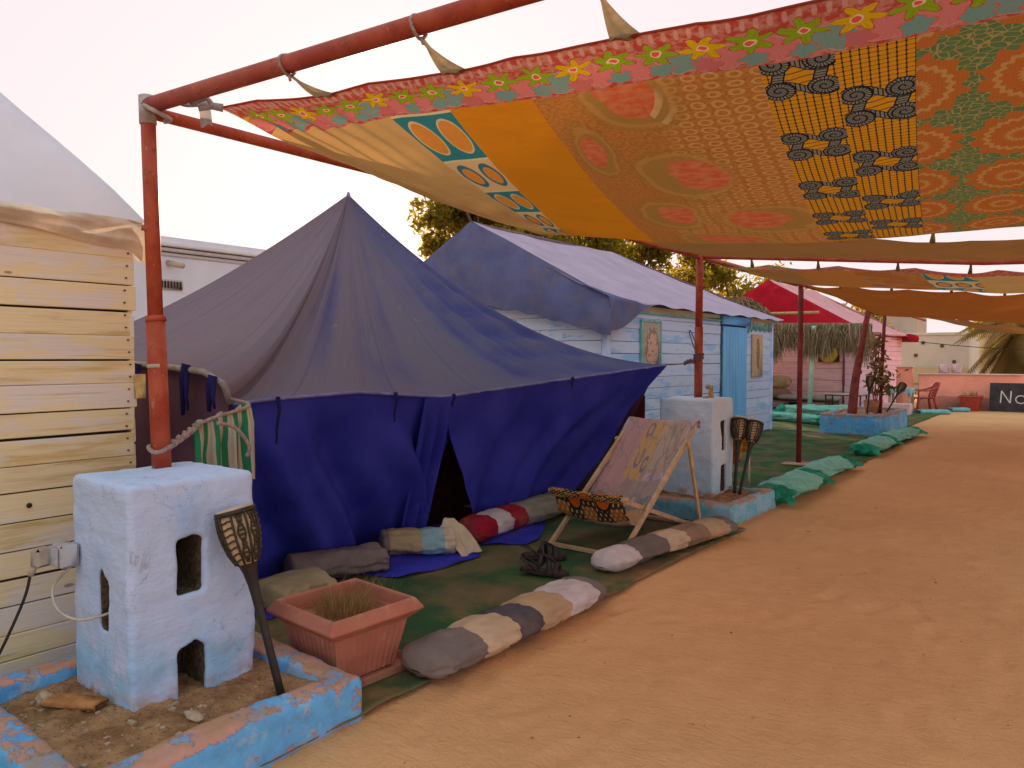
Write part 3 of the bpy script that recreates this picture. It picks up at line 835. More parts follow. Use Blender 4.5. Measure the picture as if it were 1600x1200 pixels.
def carpet(y0, y1, x0, edge, label, n=(60, 120)):
    def fn(u, v):
        y = lerp(y0, y1, v)
        x1 = edge + 0.045 * nz(y, 3.1, 0, 1.3) + 0.018 * nz(y, 7.7, 0, 6)
        x = lerp(x0, x1, u ** 0.7)
        if v in (0, 1): y += 0.05 * nz(x, 1.7, 0, 2)
        z = 0.016 + 0.007 * nz(x, y, 2.2, 2.0) + 0.004 * nz(x, y, 6.2, 7)
        e = sstep(0.10, 0.0, x1 - x)
        return (x, y, max(0.006, z) + e * 0.014 * (0.5 + nz(y, 0.3, 0, 2.5)))
    o = obj('green_carpet', grid(fn, *n), MT['carpet'])
    md = o.modifiers.new('thick', 'SOLIDIFY'); md.thickness = 0.006; md.offset = -1
    return tag(o, label, 'carpet', 'green carpets laid along the camp')
carpet(-1.6, 6.72, -5.0, -2.50, 'worn green carpet in front of the blue tent, edge curling at the sand')
carpet(6.75, 16.35, -5.59, -2.68, 'dark green carpet in front of the pale blue cabin')
carpet(16.4, 26.2, -9.0, -3.30, 'green carpet in front of the pink cabin', (30, 40))

# ------------------------------------------------------------------ kerbed beds and plaster pillars
def bed(name, label, x0, x1, y0, y1, zt, t, kmat, soil_z, seed, mound=None):
    root = thing(name, label, 'planter bed', ((x0 + x1) / 2, (y0 + y1) / 2, 0), 'painted kerb beds at the pergola posts')
    body = box(((x0 + x1) / 2, (y0 + y1) / 2, zt / 2 - 0.02), (x1 - x0, y1 - y0, zt + 0.04), bev=0.025)
    cut = box(((x0 + x1) / 2, (y0 + y1) / 2, zt), (x1 - x0 - 2 * t, y1 - y0 - 2 * t, zt * 1.6))
    obj('kerb', evaluated('kerb', body, [cut], 0.016, 3, 0.010, 7.0), kmat, root)
    def fn(u, v):
        x = lerp(x0 + t * .7, x1 - t * .7, u); y = lerp(y0 + t * .7, y1 - t * .7, v)
        z = soil_z + 0.03 * nz(x, y, seed, 2.5) + 0.018 * nz(x, y, seed, 8) + 0.014 * max(0, nz(x, y, seed, 19)) + 0.007 * nz(x, y, seed, 38)
        if mound: z += mound[2] * math.exp(-((x - mound[0]) ** 2 + (y - mound[1]) ** 2) / mound[3])
        return (x, y, z)
    obj('soil', grid(fn, 130, 130), MT['soil'], root)
    return root
bed('planter_bed', 'chipped blue kerb bed around the nearest white pillar', -3.78, -2.50, 0.90, 2.14, 0.205, 0.14, MT['kerb'], 0.135, 3.0, (-3.3, 1.7, 0.03, 0.2))
bed('planter_bed', 'low teal blue kerb bed beside the deckchair', -3.95, -2.62, 6.72, 7.95, 0.20, 0.13, MT['kerb2'], 0.14, 9.0)
bed('planter_bed', 'tall bright blue bed with bare red trunk and pots', -4.52, -3.32, 16.40, 19.2, 0.44, 0.14, MT['kerb3'], 0.38, 15.0)

def pillar(label, x0, x1, y0, y1, z0, z1, cuts, mt, taper=0.0):
    root = thing('plaster_pillar', label, 'pillar', ((x0 + x1) / 2, (y0 + y1) / 2, z0), 'whitewashed pillars holding the pergola posts')
    v, f = box(((x0 + x1) / 2, (y0 + y1) / 2, (z0 + z1) / 2), (x1 - x0, y1 - y0, z1 - z0), bev=0.018)
    cx_, cy_ = (x0 + x1) / 2, (y0 + y1) / 2
    v = [Vector((cx_ + (q.x - cx_) * (1 + taper * (q.z - z1)), cy_ + (q.y - cy_) * (1 + taper * (q.z - z1)), q.z)) for q in v]
    cb = []
    for c in cuts: cb.append(c)
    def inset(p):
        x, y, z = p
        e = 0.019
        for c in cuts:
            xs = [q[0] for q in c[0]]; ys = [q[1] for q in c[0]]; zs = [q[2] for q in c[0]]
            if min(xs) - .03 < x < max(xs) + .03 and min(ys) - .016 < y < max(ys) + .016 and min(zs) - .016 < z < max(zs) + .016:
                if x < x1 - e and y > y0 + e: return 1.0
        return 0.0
    obj('plaster_body', evaluated('plaster_body', (v, f), cb, 0.0105, 1, 0.007, 7.0, inset), mt, root)
    return root
def arch(x0, x1, y0, y1, z0, z1, tip, ax):
    """slot with a ragged pointed head"""
    if ax == 'x':   # opening on the +x face, profile in y,z
        P = [(y0, z0), (y1, z0), (y1, z1 - tip), (lerp(y0, y1, .62), z1), (lerp(y0, y1, .5), z1 - tip * .35), (y0, z1 - tip)]
        a = [(x0, p[0], p[1]) for p in P]; b = [(x1, p[0], p[1]) for p in P]
    else:
        P = [(x0, z0), (x1, z0), (x1, z1 - tip), (lerp(x0, x1, .35), z1), (x0, z1 - tip * .4)]
        a = [(p[0], y0, p[1]) for p in P]; b = [(p[0], y1, p[1]) for p in P]
    n = len(P)
    return a + b, [list(range(n))[::-1], list(range(n, 2 * n))] + [[i, (i + 1) % n, n + (i + 1) % n, n + i] for i in range(n)]
PX1, PY0 = -3.035, 1.36
pillar('tall whitewashed pillar with square openings beside the cream cabin', -3.585, PX1, PY0, 1.935, 0.02, 1.085,
       [arch(PX1 - 0.27, PX1 + 0.1, 1.565, 1.685, 0.585, 0.835, 0.012, 'x'), arch(PX1 - 0.25, PX1 + 0.1, 1.565, 1.69, 0.08, 0.375, 0.035, 'x'),
        arch(-3.325, -3.245, PY0 - 0.1, PY0 + 0.16, 0.44, 0.70, 0.06, 'y')], MT['block'], 0.012)
pillar('white pillar with narrow slots behind the deckchair', -3.72, -3.10, 7.38, 7.93, 0.02, 1.17,
       [arch(-3.3, -3.0, 7.60, 7.72, 0.60, 0.93, 0.02, 'x'), arch(-3.3, -3.0, 7.60, 7.74, 0.16, 0.46, 0.02, 'x')], MT['block2'], -0.02)

# things on the nearest bed
rt = thing('wood_plank', 'short orange plank lying on the soil of the nearest bed', 'plank', (-3.33, 1.24, 0.15))
obj('plank_body', box((-3.30, 1.255, 0.168), (0.085, 0.25, 0.024), rz=R(-62), bev=0.003), MT['plank'], rt)
def rock(name, label, c, r, seed, grp=None):
    bm = bmesh.new(); bmesh.ops.create_icosphere(bm, subdivisions=2, radius=1)
    for v in bm.verts:
        k = 1 + 0.35 * nz(v.co.x, v.co.y, v.co.z + seed, 1.3)
        v.co = Vector((c[0] + v.co.x * r[0] * k, c[1] + v.co.y * r[1] * k, c[2] + v.co.z * r[2] * k))
    me = bpy.data.meshes.new(name); bm.to_mesh(me); bm.free(); me.materials.append(MT['stone'])
    return tag(obj(name, me, None), label, 'stone', grp)
rock('stone', 'pale stone lying beside the orange plank', (-3.45, 1.19, 0.165), (0.04, 0.03, 0.025), 3)
rock('stone', 'flat stone beneath the torch in the nearest bed', (-2.80, 1.50, 0.165), (0.06, 0.025, 0.016), 11)
rr_ = random.Random(5)
d = []
for k in range(160):
    x, y = rr_.uniform(-3.6, -2.66), rr_.uniform(1.05, 2.0)
    s = rr_.uniform(0.004, 0.012)
    if PY0 - .02 < y < 2.0 and x < PX1 + .02: continue
    d.append(box((x, y, 0.135 + 0.03 * nz(x, y, 3.0, 2.5) + 0.012 * nz(x, y, 3, 9) + 0.03 * math.exp(-((x + 3.3) ** 2 + (y - 1.7) ** 2) / .2)), (s * 2, s * 1.5, s), rz=rr_.uniform(0, 3)))
tag(obj('gravel', join(*d), MT['stone'], smooth=False), kind='stuff')

# socket on the pillar and its cables
rt = thing('power_socket', 'small grey socket box on the left edge of the nearest pillar', 'socket', (-3.56, 1.33, 0.72))
obj('socket_box', box((-3.535, 1.315, 0.735), (0.105, 0.075, 0.10), bev=0.008), MT['socket'], rt)
obj('socket_face', box((-3.535, 1.268, 0.735), (0.085, 0.012, 0.08), bev=0.004), MT['socket'], rt)
obj('plug', join(box((-3.575, 1.235, 0.735), (0.055, 0.075, 0.085), bev=0.012, rz=R(18)), tube([(-3.58, 1.21, 0.70), (-3.585, 1.195, 0.66)], 0.014, 8)), MT['plug'], rt)
tag(obj('power_cable', tube(curve([(-3.585, 1.195, 0.665), (-3.60, 1.17, 0.55), (-3.61, 1.07, 0.33), (-3.62, 0.98, 0.21), (-3.60, 0.86, 0.20), (-3.5, 0.70, 0.03), (-3.2, 0.3, 0.03)], 10), 0.0065, 8), MT['cable']), 'thick dark cable hanging from the socket over the kerb', 'cable')
tag(obj('power_cable', tube(curve([(-3.52, 1.33, 0.68), (-3.55, 1.27, 0.60), (-3.48, 1.26, 0.52), (-3.37, 1.29, 0.49), (-3.30, 1.35, 0.50), (-3.27, 1.42, 0.52)], 10), 0.006, 8), MT['cable_pale']), 'thin pale cable looping into the pillar slot', 'cable')

# ------------------------------------------------------------------ pergola frame
BZ = lambda x: interp(x, [-3.5, -2.2, -0.8, 0.4, 1.34], [2.74, 2.62, 2.49, 2.45, 2.47])     # far cross pipes droop to the right
pg = thing('pergola_frame', 'rust red pipe frame carrying the cloth awnings', 'pergola', (-3.5, 1.7, 1.08))
def pipe(name, pts, r, mt='pipe', seg=14, parent=pg): return obj(name, tube(pts, r, seg), MT[mt], parent)
pipe('post', [(-3.47, 1.72, 1.02), (-3.49, 1.71, 1.78)], 0.043)
pipe('post', [(-3.49, 1.71, 1.78), (-3.51, 1.70, 2.80)], 0.034)
obj('collar', tube([(-3.487, 1.711, 1.775), (-3.49, 1.71, 1.80)], [0.047, 0.045], 14), MT['pipe'], pg)
obj('collar', tube([(-3.512, 1.70, 2.20), (-3.508, 1.70, 2.225)], [0.037, 0.036], 14), MT['pipe'], pg)
obj('clamp_joint', join(tube([(-3.51, 1.70, 2.70), (-3.51, 1.70, 2.83)], [0.038, 0.040], 14), tube([(-3.51, 1.70, 2.83), (-3.51, 1.70, 2.835)], [0.040, 0.02], 14), tube(curve([(-3.47, 1.66, 2.77), (-3.42, 1.70, 2.74), (-3.42, 1.76, 2.72), (-3.47, 1.76, 2.72)], 5), 0.012, 6)), MT['steel'], pg)
D1 = Vector((0.992, 0.125, 0))
def along1(t, z=2.785): p = Vector((-3.5, 1.7, z)) + D1 * t; return p
obj('tape_band', tube([(-3.485, 1.711, 1.555), (-3.486, 1.711, 1.572)], 0.0438, 14), MT['cable_pale'], pg)
pipe('cross_beam', [along1(-0.02), along1(2.0, 2.795), along1(3.4, 2.79), along1(4.9, 2.78)], 0.037)
pipe('side_beam', [(-3.50, 1.72, 2.755), (-3.45, 4.7, 2.75), (-3.42, 7.72, 2.725), (-3.41, 11.3, 2.70), (-3.42, 17.3, 2.66), (-3.5, 22.5, 2.62)], 0.030)
pipe('post', [(-3.42, 7.72, 1.10), (-3.42, 7.72, 1.95)], 0.046)
pipe('post', [(-3.42, 7.72, 1.95), (-3.42, 7.73, 2.74)], 0.040)
pipe('post', [(-3.40, 11.30, 0.02), (-3.40, 11.30, 2.72)], 0.038, 'pipe_dark')
obj('base_plate', box((-3.38, 11.26, 0.032), (0.42, 0.34, 0.022), bev=0.004), MT['slab'], pg)
obj('post', tube(curve([(-3.98, 16.86, 0.36), (-3.93, 16.9, 1.1), (-3.84, 17.0, 1.9), (-3.72, 17.1, 2.7)], 6), [0.10 - 0.0028 * i for i in range(19)], 10), MT['trunk_red'], pg)
pipe('post', [(-3.56, 17.5, 0.36), (-3.52, 17.6, 2.66)], 0.035, 'pipe_dark')
for yb in (7.74, 11.32, 17.4, 22.6):
    pipe('cross_beam', [(x, yb + 0.126 * (x + 3.42), BZ(x) + (0.10 if yb > 11 and yb < 12 else 0.0) * sstep(-3.4, -1.5, x)) for x in (-3.45, -2.6, -1.8, -0.8, 0.4, 1.34)], 0.030, seg=10)
pipe('cross_beam', [(x, 5.50 + 0.10 * (x + 3.42), BZ(x) - 0.0 + 0.012) for x in (-3.45, -2.6, -1.8, -0.8, 0.4, 1.34)], 0.022, seg=10)
for yb in (2.31, 8.34, 11.92, 18.0, 23.2): pipe('post', [(1.32, yb, 0.0), (1.32, yb, 2.78 if yb < 3 else 2.5)], 0.036)
obj('rag', join(tube(curve([(-3.23, 1.76, 2.75), (-3.21, 1.82, 2.79), (-3.18, 1.83, 2.75), (-3.20, 1.78, 2.73)], 5), 0.012, 6)), MT['rag'], pg)

# ------------------------------------------------------------------ cloth awnings
SX = [-3.30, -2.42, -2.06, -1.70, -0.85, -0.39, 0.42, 1.1]
FX = [-3.75, -3.64, -3.48, -2.68, -1.42, -0.84, 0.02, 0.8]
def hem_z(x): return interp(x, [-3.3, -2.65, -1.97, -1.29, -0.98, -0.5, 0.5, 3.1], [2.80, 2.735, 2.70, 2.68, 2.655, 2.65, 2.65, 2.70])
def low_z(xf): return interp(xf, [-3.75, -3.3, -2.5, -1.7, -0.85, -0.3, 1, 2.7], [2.68, 2.60, 2.475, 2.405, 2.385, 2.38, 2.40, 2.5])
def awn(xh, v):
    """v 0..1 from the hem to the far edge; xh is the position along the hem"""
    xf = interp(xh, SX, FX)
    yh = 1.7 + 0.126 * (xh + 3.5) + 0.22
    s = v if v < 0.8 else v
    x = lerp(xh, xf, min(1, v * 1.12) ** 0.9)
    y = lerp(yh, 5.48 + 0.06 * (xh + 3.3), v)
    q = 1 - (1 - min(v / 0.86, 1)) ** 1.9
    z = lerp(hem_z(xh), low_z(xf), q) + max(0, v - 0.86) ** 2 * 2.2
    z += -0.10 * math.exp(-((xh + 2.9) / 0.35) ** 2) * math.sin(math.pi * min(1, v * 1.1)) * 0.6
    if xh < -2.4:                                                    # gathers running out of the tied corner
        k = (-2.4 - xh) / 0.9
        z += 0.028 * k * sstep(0.02, 0.12, v) * math.sin(xh * 46 - v * 9) * math.exp(-v * 2.2) + 0.012 * k * sstep(0.0, 0.1, v) * math.sin(xh * 23 + v * 5)
    z += 0.012 * nz(x, y, 0.5, 1.7) + 0.006 * nz(x, y, 2.5, 5.0)
    z += -0.012 * abs(math.sin((xh + 0.33) * math.pi / 0.68)) ** 0.7 * math.exp(-v * 12) * 1.0 + 0.006
    return (x, y, z)
a1 = thing('cloth_awning', 'patchwork awning with floral hem, nearest over the path', 'awning', (-1.0, 2.3, 2.7), 'cloth awnings slung under the pergola')
VB = 0.088
def awn_part(name, xa, xb, va, vb, mt, nu, nv, u0=0.0):
    d = grid(lambda u, v: (awn(u, v), (u, (v - VB * 0.0) * 3.55)), nu, nv, xa, xb, va, vb)
    o = obj(name, d, MT[mt], a1); return o
awn_part('hem_band', -3.30, 1.1, 0.0, VB, 'floral', 300, 8)
for (i, mt, n) in ((0, 'beigecloth', 50), (1, 'circles', 24), (2, 'mustard', 20), (3, 'batik', 30), (4, 'scroll', 20), (5, 'medallion', 30), (6, 'mustard', 20)):
    awn_part('cloth_patch', SX[i], SX[i + 1], VB, 1.0, mt, n, 70)
# rolled hem
obj('rolled_hem', tube([Vector(awn(x, 0.0)) + Vector((0, 0, 0.004)) for x in np.linspace(-3.3, 1.1, 120)], 0.0045, 6), MT['floral'], a1)
def strap(xh, t, w=0.062):
    """tapering tie strap from the hem up to the pipe"""
    p = Vector(awn(xh, 0.004)); q = along1(t)
    q2 = q + Vector((0, 0.01, -0.036))
    L = []
    def fn(u, v):
        ww = lerp(w, 0.010, min(1, v * 1.25)) * (u - 0.5) * 2
        c = p.lerp(q2, v); sag = 0.012 * math.sin(v * math.pi)
        return (c.x + ww * 0.9, c.y + 0.3 * ww, c.z - sag + 0.006 * math.sin(u * 9) * (1 - v))
    ring = tube([q + Vector((0, math.cos(a), math.sin(a))) * 0.041 + D1 * 0.006 * math.sin(a * 2) for a in np.linspace(0, 6.28, 16)], 0.0065, 6)
    g = grid(fn, 6, 10)
    obj('tie_strap', (g[0], g[1]), MT['strap'], a1)
    obj('tie_cord', join(ring, tube([q2, q + Vector((0.01, 0.0, -0.045)), q + Vector((0.03, -0.01, -0.07))], 0.006, 6)), MT['rope'], a1)
for xh, t in ((-2.60, 0.93), (-1.93, 1.60), (-1.24, 2.29), (-0.55, 3.0), (0.15, 3.6), (0.85, 4.3)): strap(xh, t)
obj('corner_tie', join(tube(curve([awn(-3.28, 0.0), (-3.33, 1.86, 2.80), (-3.32, 1.79, 2.775), (-3.30, 1.74, 2.765)], 5), [0.020 - 0.0009 * i for i in range(16)], 8),
     (lambda g: (g[0], g[1]))(grid(lambda u, v: (-3.33 + 0.05 * (u - .5) + 0.02 * v, 1.865 + 0.03 * u, 2.80 - 0.10 * v + 0.01 * math.sin(u * 6 + v * 4)), 5, 6))), MT['rag'], a1)

def far_awning(label, y0, y1, xl0, xl1, mats, zn, zf, sag, hemmat=None, drop=0.05, yslope=0.126, xr=1.1):
    root = thing('cloth_awning', label, 'awning', (-1, y0, 2.5), 'cloth awnings slung under the pergola')
    def fn(u, v):
        x0 = lerp(xl0, xl1, v); x = lerp(x0, xr, u ** 1.15)
        y = lerp(y0 + yslope * (x + 3.42), y1 + yslope * (x + 3.42), v)
        z = lerp(zn(x), zf(x), v) - sag * math.sin(math.pi * v) * sstep(0, 0.25, u + 0.08) + 0.02 * nz(x, y, 1.1, 1.4) + 0.01 * nz(x, y, 4.1, 4)
        if v < 0.12: z -= drop * (1 - v / 0.12) * abs(math.sin(x * 4.6)) * 0.8
        return (x, y, z), (x, (y - y0))
    if hemmat: obj('hem_band', grid(fn, 120, 4, 0, 1, 0, 0.085), MT[hemmat], root)
    v0 = 0.085 if hemmat else 0.0
    n = len(mats)
    for i, mm in enumerate(mats):
        ua, ub = mm[0], (mats[i + 1][0] if i + 1 < n else 1.0)
        obj('cloth_patch', grid(fn, max(6, int(70 * (ub - ua))), 30, ua, ub, v0, 1.0), MT[mm[1]], root)
    for k in range(6):                                               # short ties up to the pipe
        x = -2.9 + k * 0.68 + 0.1 * math.sin(k * 3.3); y = y0 + yslope * (x + 3.42)
        z = zn(x) - drop * abs(math.sin(x * 4.6)) * 0.8
        obj('tie_strap', tube([(x, y, z), (x + 0.01, y - 0.05, z + 0.05), (x + 0.015, y - 0.09, zn(x) + 0.12)], [0.022, 0.012, 0.010], 5), MT['strap'], root)
    return root
far_awning('plain khaki awning just behind the patchwork one', 5.74, 7.62, -3.35, -3.4, [(0, 'khakicloth')], lambda x: BZ(x) - 0.05 * sstep(-3.0, -1.6, x), lambda x: BZ(x) - 0.01, 0.03, None, 0.02)
far_awning('dim patterned awning in the second bay, floral hem with short ties', 7.86, 11.2, -3.38, -3.42, [(0, 'scroll'), (0.10, 'khakicloth'), (0.22, 'batik'), (0.36, 'folk'), (0.5, 'circles'), (0.6, 'beigecloth'), (0.75, 'folk')],
           lambda x: BZ(x) - 0.06, lambda x: BZ(x) + 0.02, 0.13, 'floral', 0.05)
far_awning('orange brown awning in the third bay', 11.45, 17.3, -3.42, -3.45, [(0, 'orangecloth'), (0.3, 'orangecloth'), (0.7, 'folk')], lambda x: BZ(x) - 0.03, lambda x: BZ(x) - 0.05, 0.28, None, 0.04)
far_awning('narrow tan awning drooping at the far end', 17.6, 20.2, -3.45, -3.5, [(0, 'khakicloth')], lambda x: BZ(x) - 0.20 * sstep(-3.4, -1.5, x) - 0.04, lambda x: BZ(x) - 0.30 * sstep(-3.4, -1.5, x) - 0.02, 0.10, None, 0.07)
# ------------------------------------------------------------------ cream board cabin (left)
def board_run(parent, p0, p1, z0, z1, n, mt, thick=0.022, name='board', seed=1, gap=0.006, out=1, ends=0.012):
    """n horizontal boards between ground points p0 and p1; out=+1 puts them on the right of p0->p1"""
    r = random.Random(seed); p0, p1 = Vector(p0), Vector(p1); d = (p1 - p0); L = d.length; d.normalize()
    nrm = Vector((d.y, -d.x, 0)) * out
    cuts = [z0 + (z1 - z0) * i / n + (r.uniform(-.012, .012) if 0 < i < n else 0) for i in range(n + 1)]
    ang = math.atan2(d.y, d.x)
    for i in range(n):
        h = cuts[i + 1] - cuts[i] - gap * r.uniform(0.6, 1.5)
        e0, e1 = r.uniform(-ends, ends), r.uniform(-ends, ends)
        c = p0 + d * ((L + e0 + e1) / 2 - e0) + nrm * (thick / 2 + r.uniform(0, 0.006))
        v, f = box((0, 0, 0), (L + e0 + e1, thick, h), bev=0.003)
        ry = r.uniform(-0.0025, 0.0025); M3 = Matrix.Rotation(ang, 3, 'Z') @ Matrix.Rotation(ry, 3, 'Y') @ Matrix.Rotation(r.uniform(-.02, .02), 3, 'X')
        obj(name, ([Vector((c.x, c.y, (cuts[i] + cuts[i + 1]) / 2)) + M3 @ q for q in v], f), MT[mt], parent, smooth=False)

c1 = thing('board_cabin', 'cream washed board cabin with white canvas roof, cut by the left edge', 'cabin', (-6.0, -0.4, 0))
obj('wall', box((-6.12, -0.70, 1.12), (4.08, 5.06, 2.24)), MT['gap'], c1, smooth=False)
board_run(c1, (-4.075, -3.2, 0), (-4.075, 1.87, 0), 0.02, 2.255, 17, 'cream_board', seed=4, out=1)
board_run(c1, (-4.06, 1.845, 0), (-8.1, 1.845, 0), 0.02, 2.255, 16, 'cream_board', seed=14, out=1)
obj('wood_stub', box((-4.03, 1.885, 1.45), (0.03, 0.05, 0.13), bev=0.003), MT['rawwood'], c1)
APX = Vector((-6.1, -0.7, 5.55))
def roof1(u, v):
    per = [(-4.02, -3.35), (-4.02, 1.93), (-8.2, 1.93), (-8.2, -3.35), (-4.02, -3.35)]
    k = u * 4; i = min(3, int(k)); t = k - i
    e = Vector((lerp(per[i][0], per[i + 1][0], t), lerp(per[i][1], per[i + 1][1], t), 2.33))
    if i == 0: e.z += 0.010 * math.sin(t * 60) + 0.016 * nz(t * 9, 0.3)
    vv = v
    p = APX.lerp(e, vv)
    p.z += (e.z - APX.z) * 0 + 0.10 * math.sin(math.pi * vv) * (0.3 + 0.7 * math.sin(math.pi * t)) * -1
    p.z += 0.05 * (1 - sstep(0.9, 1.0, vv)) * 0 + 0.02 * sstep(0.80, 0.93, vv) * (1 - sstep(0.95, 1, vv)) + 0.012 * nz(p.x, p.y, 1, 2.4)
    return tuple(p)
obj('roof', grid(roof1, 160, 40), MT['white_canvas'], c1)
def hem1(u, v):
    y = lerp(-3.35, 1.97, u)
    bul = 0.035 * math.sin(math.pi * min(1, v * 1.1)) + 0.018 * math.sin(y * 9 + v * 7 + 2 * nz(y, v, 0, 3)) * (0.3 + v) + 0.035 * fbm(y * 0.8, v * 0.55, 0.3, 4.0, 4)
    z = 2.335 - (0.06 + 0.11 * sstep(0.9, 1.97, y) + 0.03 * nz(y, 0.2, 0, 2)) * v + 0.012 * math.sin(y * 60) * 0.0
    x = -4.025 + bul
    if y > 1.86: x -= (y - 1.86) * 0.4; z -= (y - 1.86) * 0.8 * v
    return (x, y, z)
obj('roof_hem', grid(hem1, 220, 14), MT['hem_canvas'], c1)
def hem1b(u, v):
    x = lerp(-4.11, -8.2, u)
    return (x, 1.955 + 0.04 * math.sin(math.pi * v) + 0.012 * math.sin(x * 23), 2.325 - (0.20 - 0.08 * sstep(0, 0.05, u)) * v)
obj('roof_hem', grid(hem1b, 80, 8), MT['hem_canvas'], c1)

nl = []
for k in range(17):
    z = 0.02 + (2.255 - 0.02) * (k + .5) / 17
    for dz in (-.03, .035): nl.append(box((-4.046, 1.83 + 0.012 * math.sin(k * 5 + dz * 90), z + dz), (0.006, 0.009, 0.009)))
tag(obj('nail', join(*nl), MT['bark'], c1, smooth=False), kind='stuff')
obj('knot_hole', (lambda d: ([Vector((-4.044 + q[2] * .02, q[0] + 1.35, q[1] + 0.885)) for q in d[0]], d[1]))(lathe([(0.013, 0), (0.013, 0.05)], 12)), MT['gap'], c1)
for t_ in (0.35, 0.72):
    obj('roof_seam', tube([Vector(roof1(0.25 * t_, v_)) + Vector((0.004, 0, 0.003)) for v_ in np.linspace(0.02, 0.99, 24)], 0.006, 5), MT['hem_canvas'], c1)

# ------------------------------------------------------------------ white building behind
wb_ = thing('white_building', 'plain white building with moulded cornice behind the tents', 'building', (-16, 8, 0))
obj('wall', box((-16.5, 7.5, 1.78), (5, 11, 3.56)), MT['white_wall'], wb_, smooth=False)
for k in range(3):
    obj('cornice', box((-16.5 + 0.03 * k, 7.5, 3.60 + 0.085 * k), (5.06 + 0.08 * k, 11.06 + 0.08 * k, 0.072), bev=0.015), MT['cornice'], wb_)
obj('parapet', box((-16.5, 7.5, 3.86), (5.0, 11.0, 0.16)), MT['white_wall'], wb_, smooth=False)
obj('drain_spout', tube([(-14.02, 7.12, 3.44), (-13.6, 7.2, 3.36)], 0.055, 12), MT['far_tan'], wb_)
rv = obj('vent_plate', box((-13.985, 7.13, 3.02), (0.03, 0.52, 0.20), bev=0.006), MT['far_tan'], wb_)
for k in range(8): obj('slat', box((-13.965, 6.92 + 0.06 * k, 3.02), (0.02, 0.035, 0.13)), MT['gap'], rv, smooth=False)

# ------------------------------------------------------------------ blue tent
tt = thing('blue_tent', 'large dusty blue peaked tent with door flap open', 'tent', (-6.0, 5.0, 0))
TA = Vector((-6.05, 4.98, 3.29))
EV = [(-4.02, 2.42, 1.335, 1.50, .55), (-4.10, 2.72, 1.345, 1.48, .50), (-4.12, 3.45, 1.365, 1.52, .45), (-4.10, 4.31, 1.295, 1.58, .38), (-4.02, 5.40, 1.37, 1.66, .25), (-3.90, 6.50, 1.45, 1.82, .12), (-3.75, 7.58, 1.53, 2.05, 0.0),
      (-5.0, 7.5, 1.58, 1.5, .1), (-6.5, 7.5, 1.6, 1.3, .2), (-8.2, 7.5, 1.6, 1.3, .3), (-8.2, 5.0, 1.6, 1.2, .4), (-8.2, 2.4, 1.58, 1.62, .8), (-6.6, 2.38, 1.57, 1.62, .85), (-5.2, 2.37, 1.565, 1.58, .8), (-4.65, 2.33, 1.55, 1.54, .75), (-4.15, 2.33, 1.52, 1.52, .7), (-3.985, 2.36, 1.45, 1.50, .65), (-4.02, 2.42, 1.335, 1.50, .55)]
sl = [0.0]
for a, b in zip(EV[:-1], EV[1:]): sl.append(sl[-1] + (Vector(b[:3]) - Vector(a[:3])).length)
def eave(s): return [interp(s, sl, [e[k] for e in EV]) for k in range(5)]
NU, NV = 330, 60
Vt, At, Af = [], [], []
for j in range(NV + 1):
    v = j / NV
    for i in range(NU):
        s = sl[-1] * i / NU; e = eave(s)
        p = TA.lerp(Vector(e[:3]), v); t = (1 - v) ** e[3]
        p.z = e[2] + (TA.z - e[2]) * t
        w = math.sin(math.pi * min(1, v * 1.02)) ** 0.8
        wr = 0.045 * nz(s * 2.4, v * 0.8, 0.2) + 0.034 * nz(s * 5.5, v * 1.2, 3.2) + 0.016 * nz(s * 11, v * 1.5, 6.2)
        if s < sl[6]:   # creases dragging towards the tied right corner
            k = sstep(sl[3], sl[6], s)
            wr += k * 0.036 * math.sin((p.z * 26) + 3 * nz(p.x, p.y, 0, 1.1)) * v
        p.z += wr * w * (0.35 + v * 0.65)
        fo = max(-1.0, min(1.0, wr * 17.0)) * w * sstep(0.05, 0.3, v)  # fold height, drives the painted fold shade
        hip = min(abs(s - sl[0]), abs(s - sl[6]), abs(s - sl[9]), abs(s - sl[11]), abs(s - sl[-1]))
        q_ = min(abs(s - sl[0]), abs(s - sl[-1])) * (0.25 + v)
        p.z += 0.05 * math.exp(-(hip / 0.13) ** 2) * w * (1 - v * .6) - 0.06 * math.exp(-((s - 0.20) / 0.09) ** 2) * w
        fo -= 0.8 * math.exp(-((s - 0.20) / 0.06) ** 2) * w  # extra painted shade along the crease by the hip
        Vt.append(p); At.append((s * 0.5, v, e[4])); Af.append(fo)
Ft = [(j * NU + i, j * NU + (i + 1) % NU, (j + 1) * NU + (i + 1) % NU, (j + 1) * NU + i) for j in range(NV) for i in range(NU)]
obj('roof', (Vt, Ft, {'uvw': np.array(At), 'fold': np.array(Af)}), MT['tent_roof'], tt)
obj('roof_peak', lathe([(0.030, -0.05), (0.018, 0.005), (0.008, 0.025)], 8, tuple(TA)), MT['tent_trim'], tt)
fe = [Vector(eave(s)[:3]) + Vector((0.012, 0, -0.006)) for s in np.linspace(0, sl[6], 70)]
obj('eave_piping', tube(fe, 0.011, 8), MT['tent_trim'], tt)
le = [Vector(eave(s)[:3]) + Vector((0.0, -0.014, 0)) for s in np.linspace(sl[12], sl[-1], 60)]
obj('eave_pole', tube(le, 0.020, 8), MT['rag'], tt)

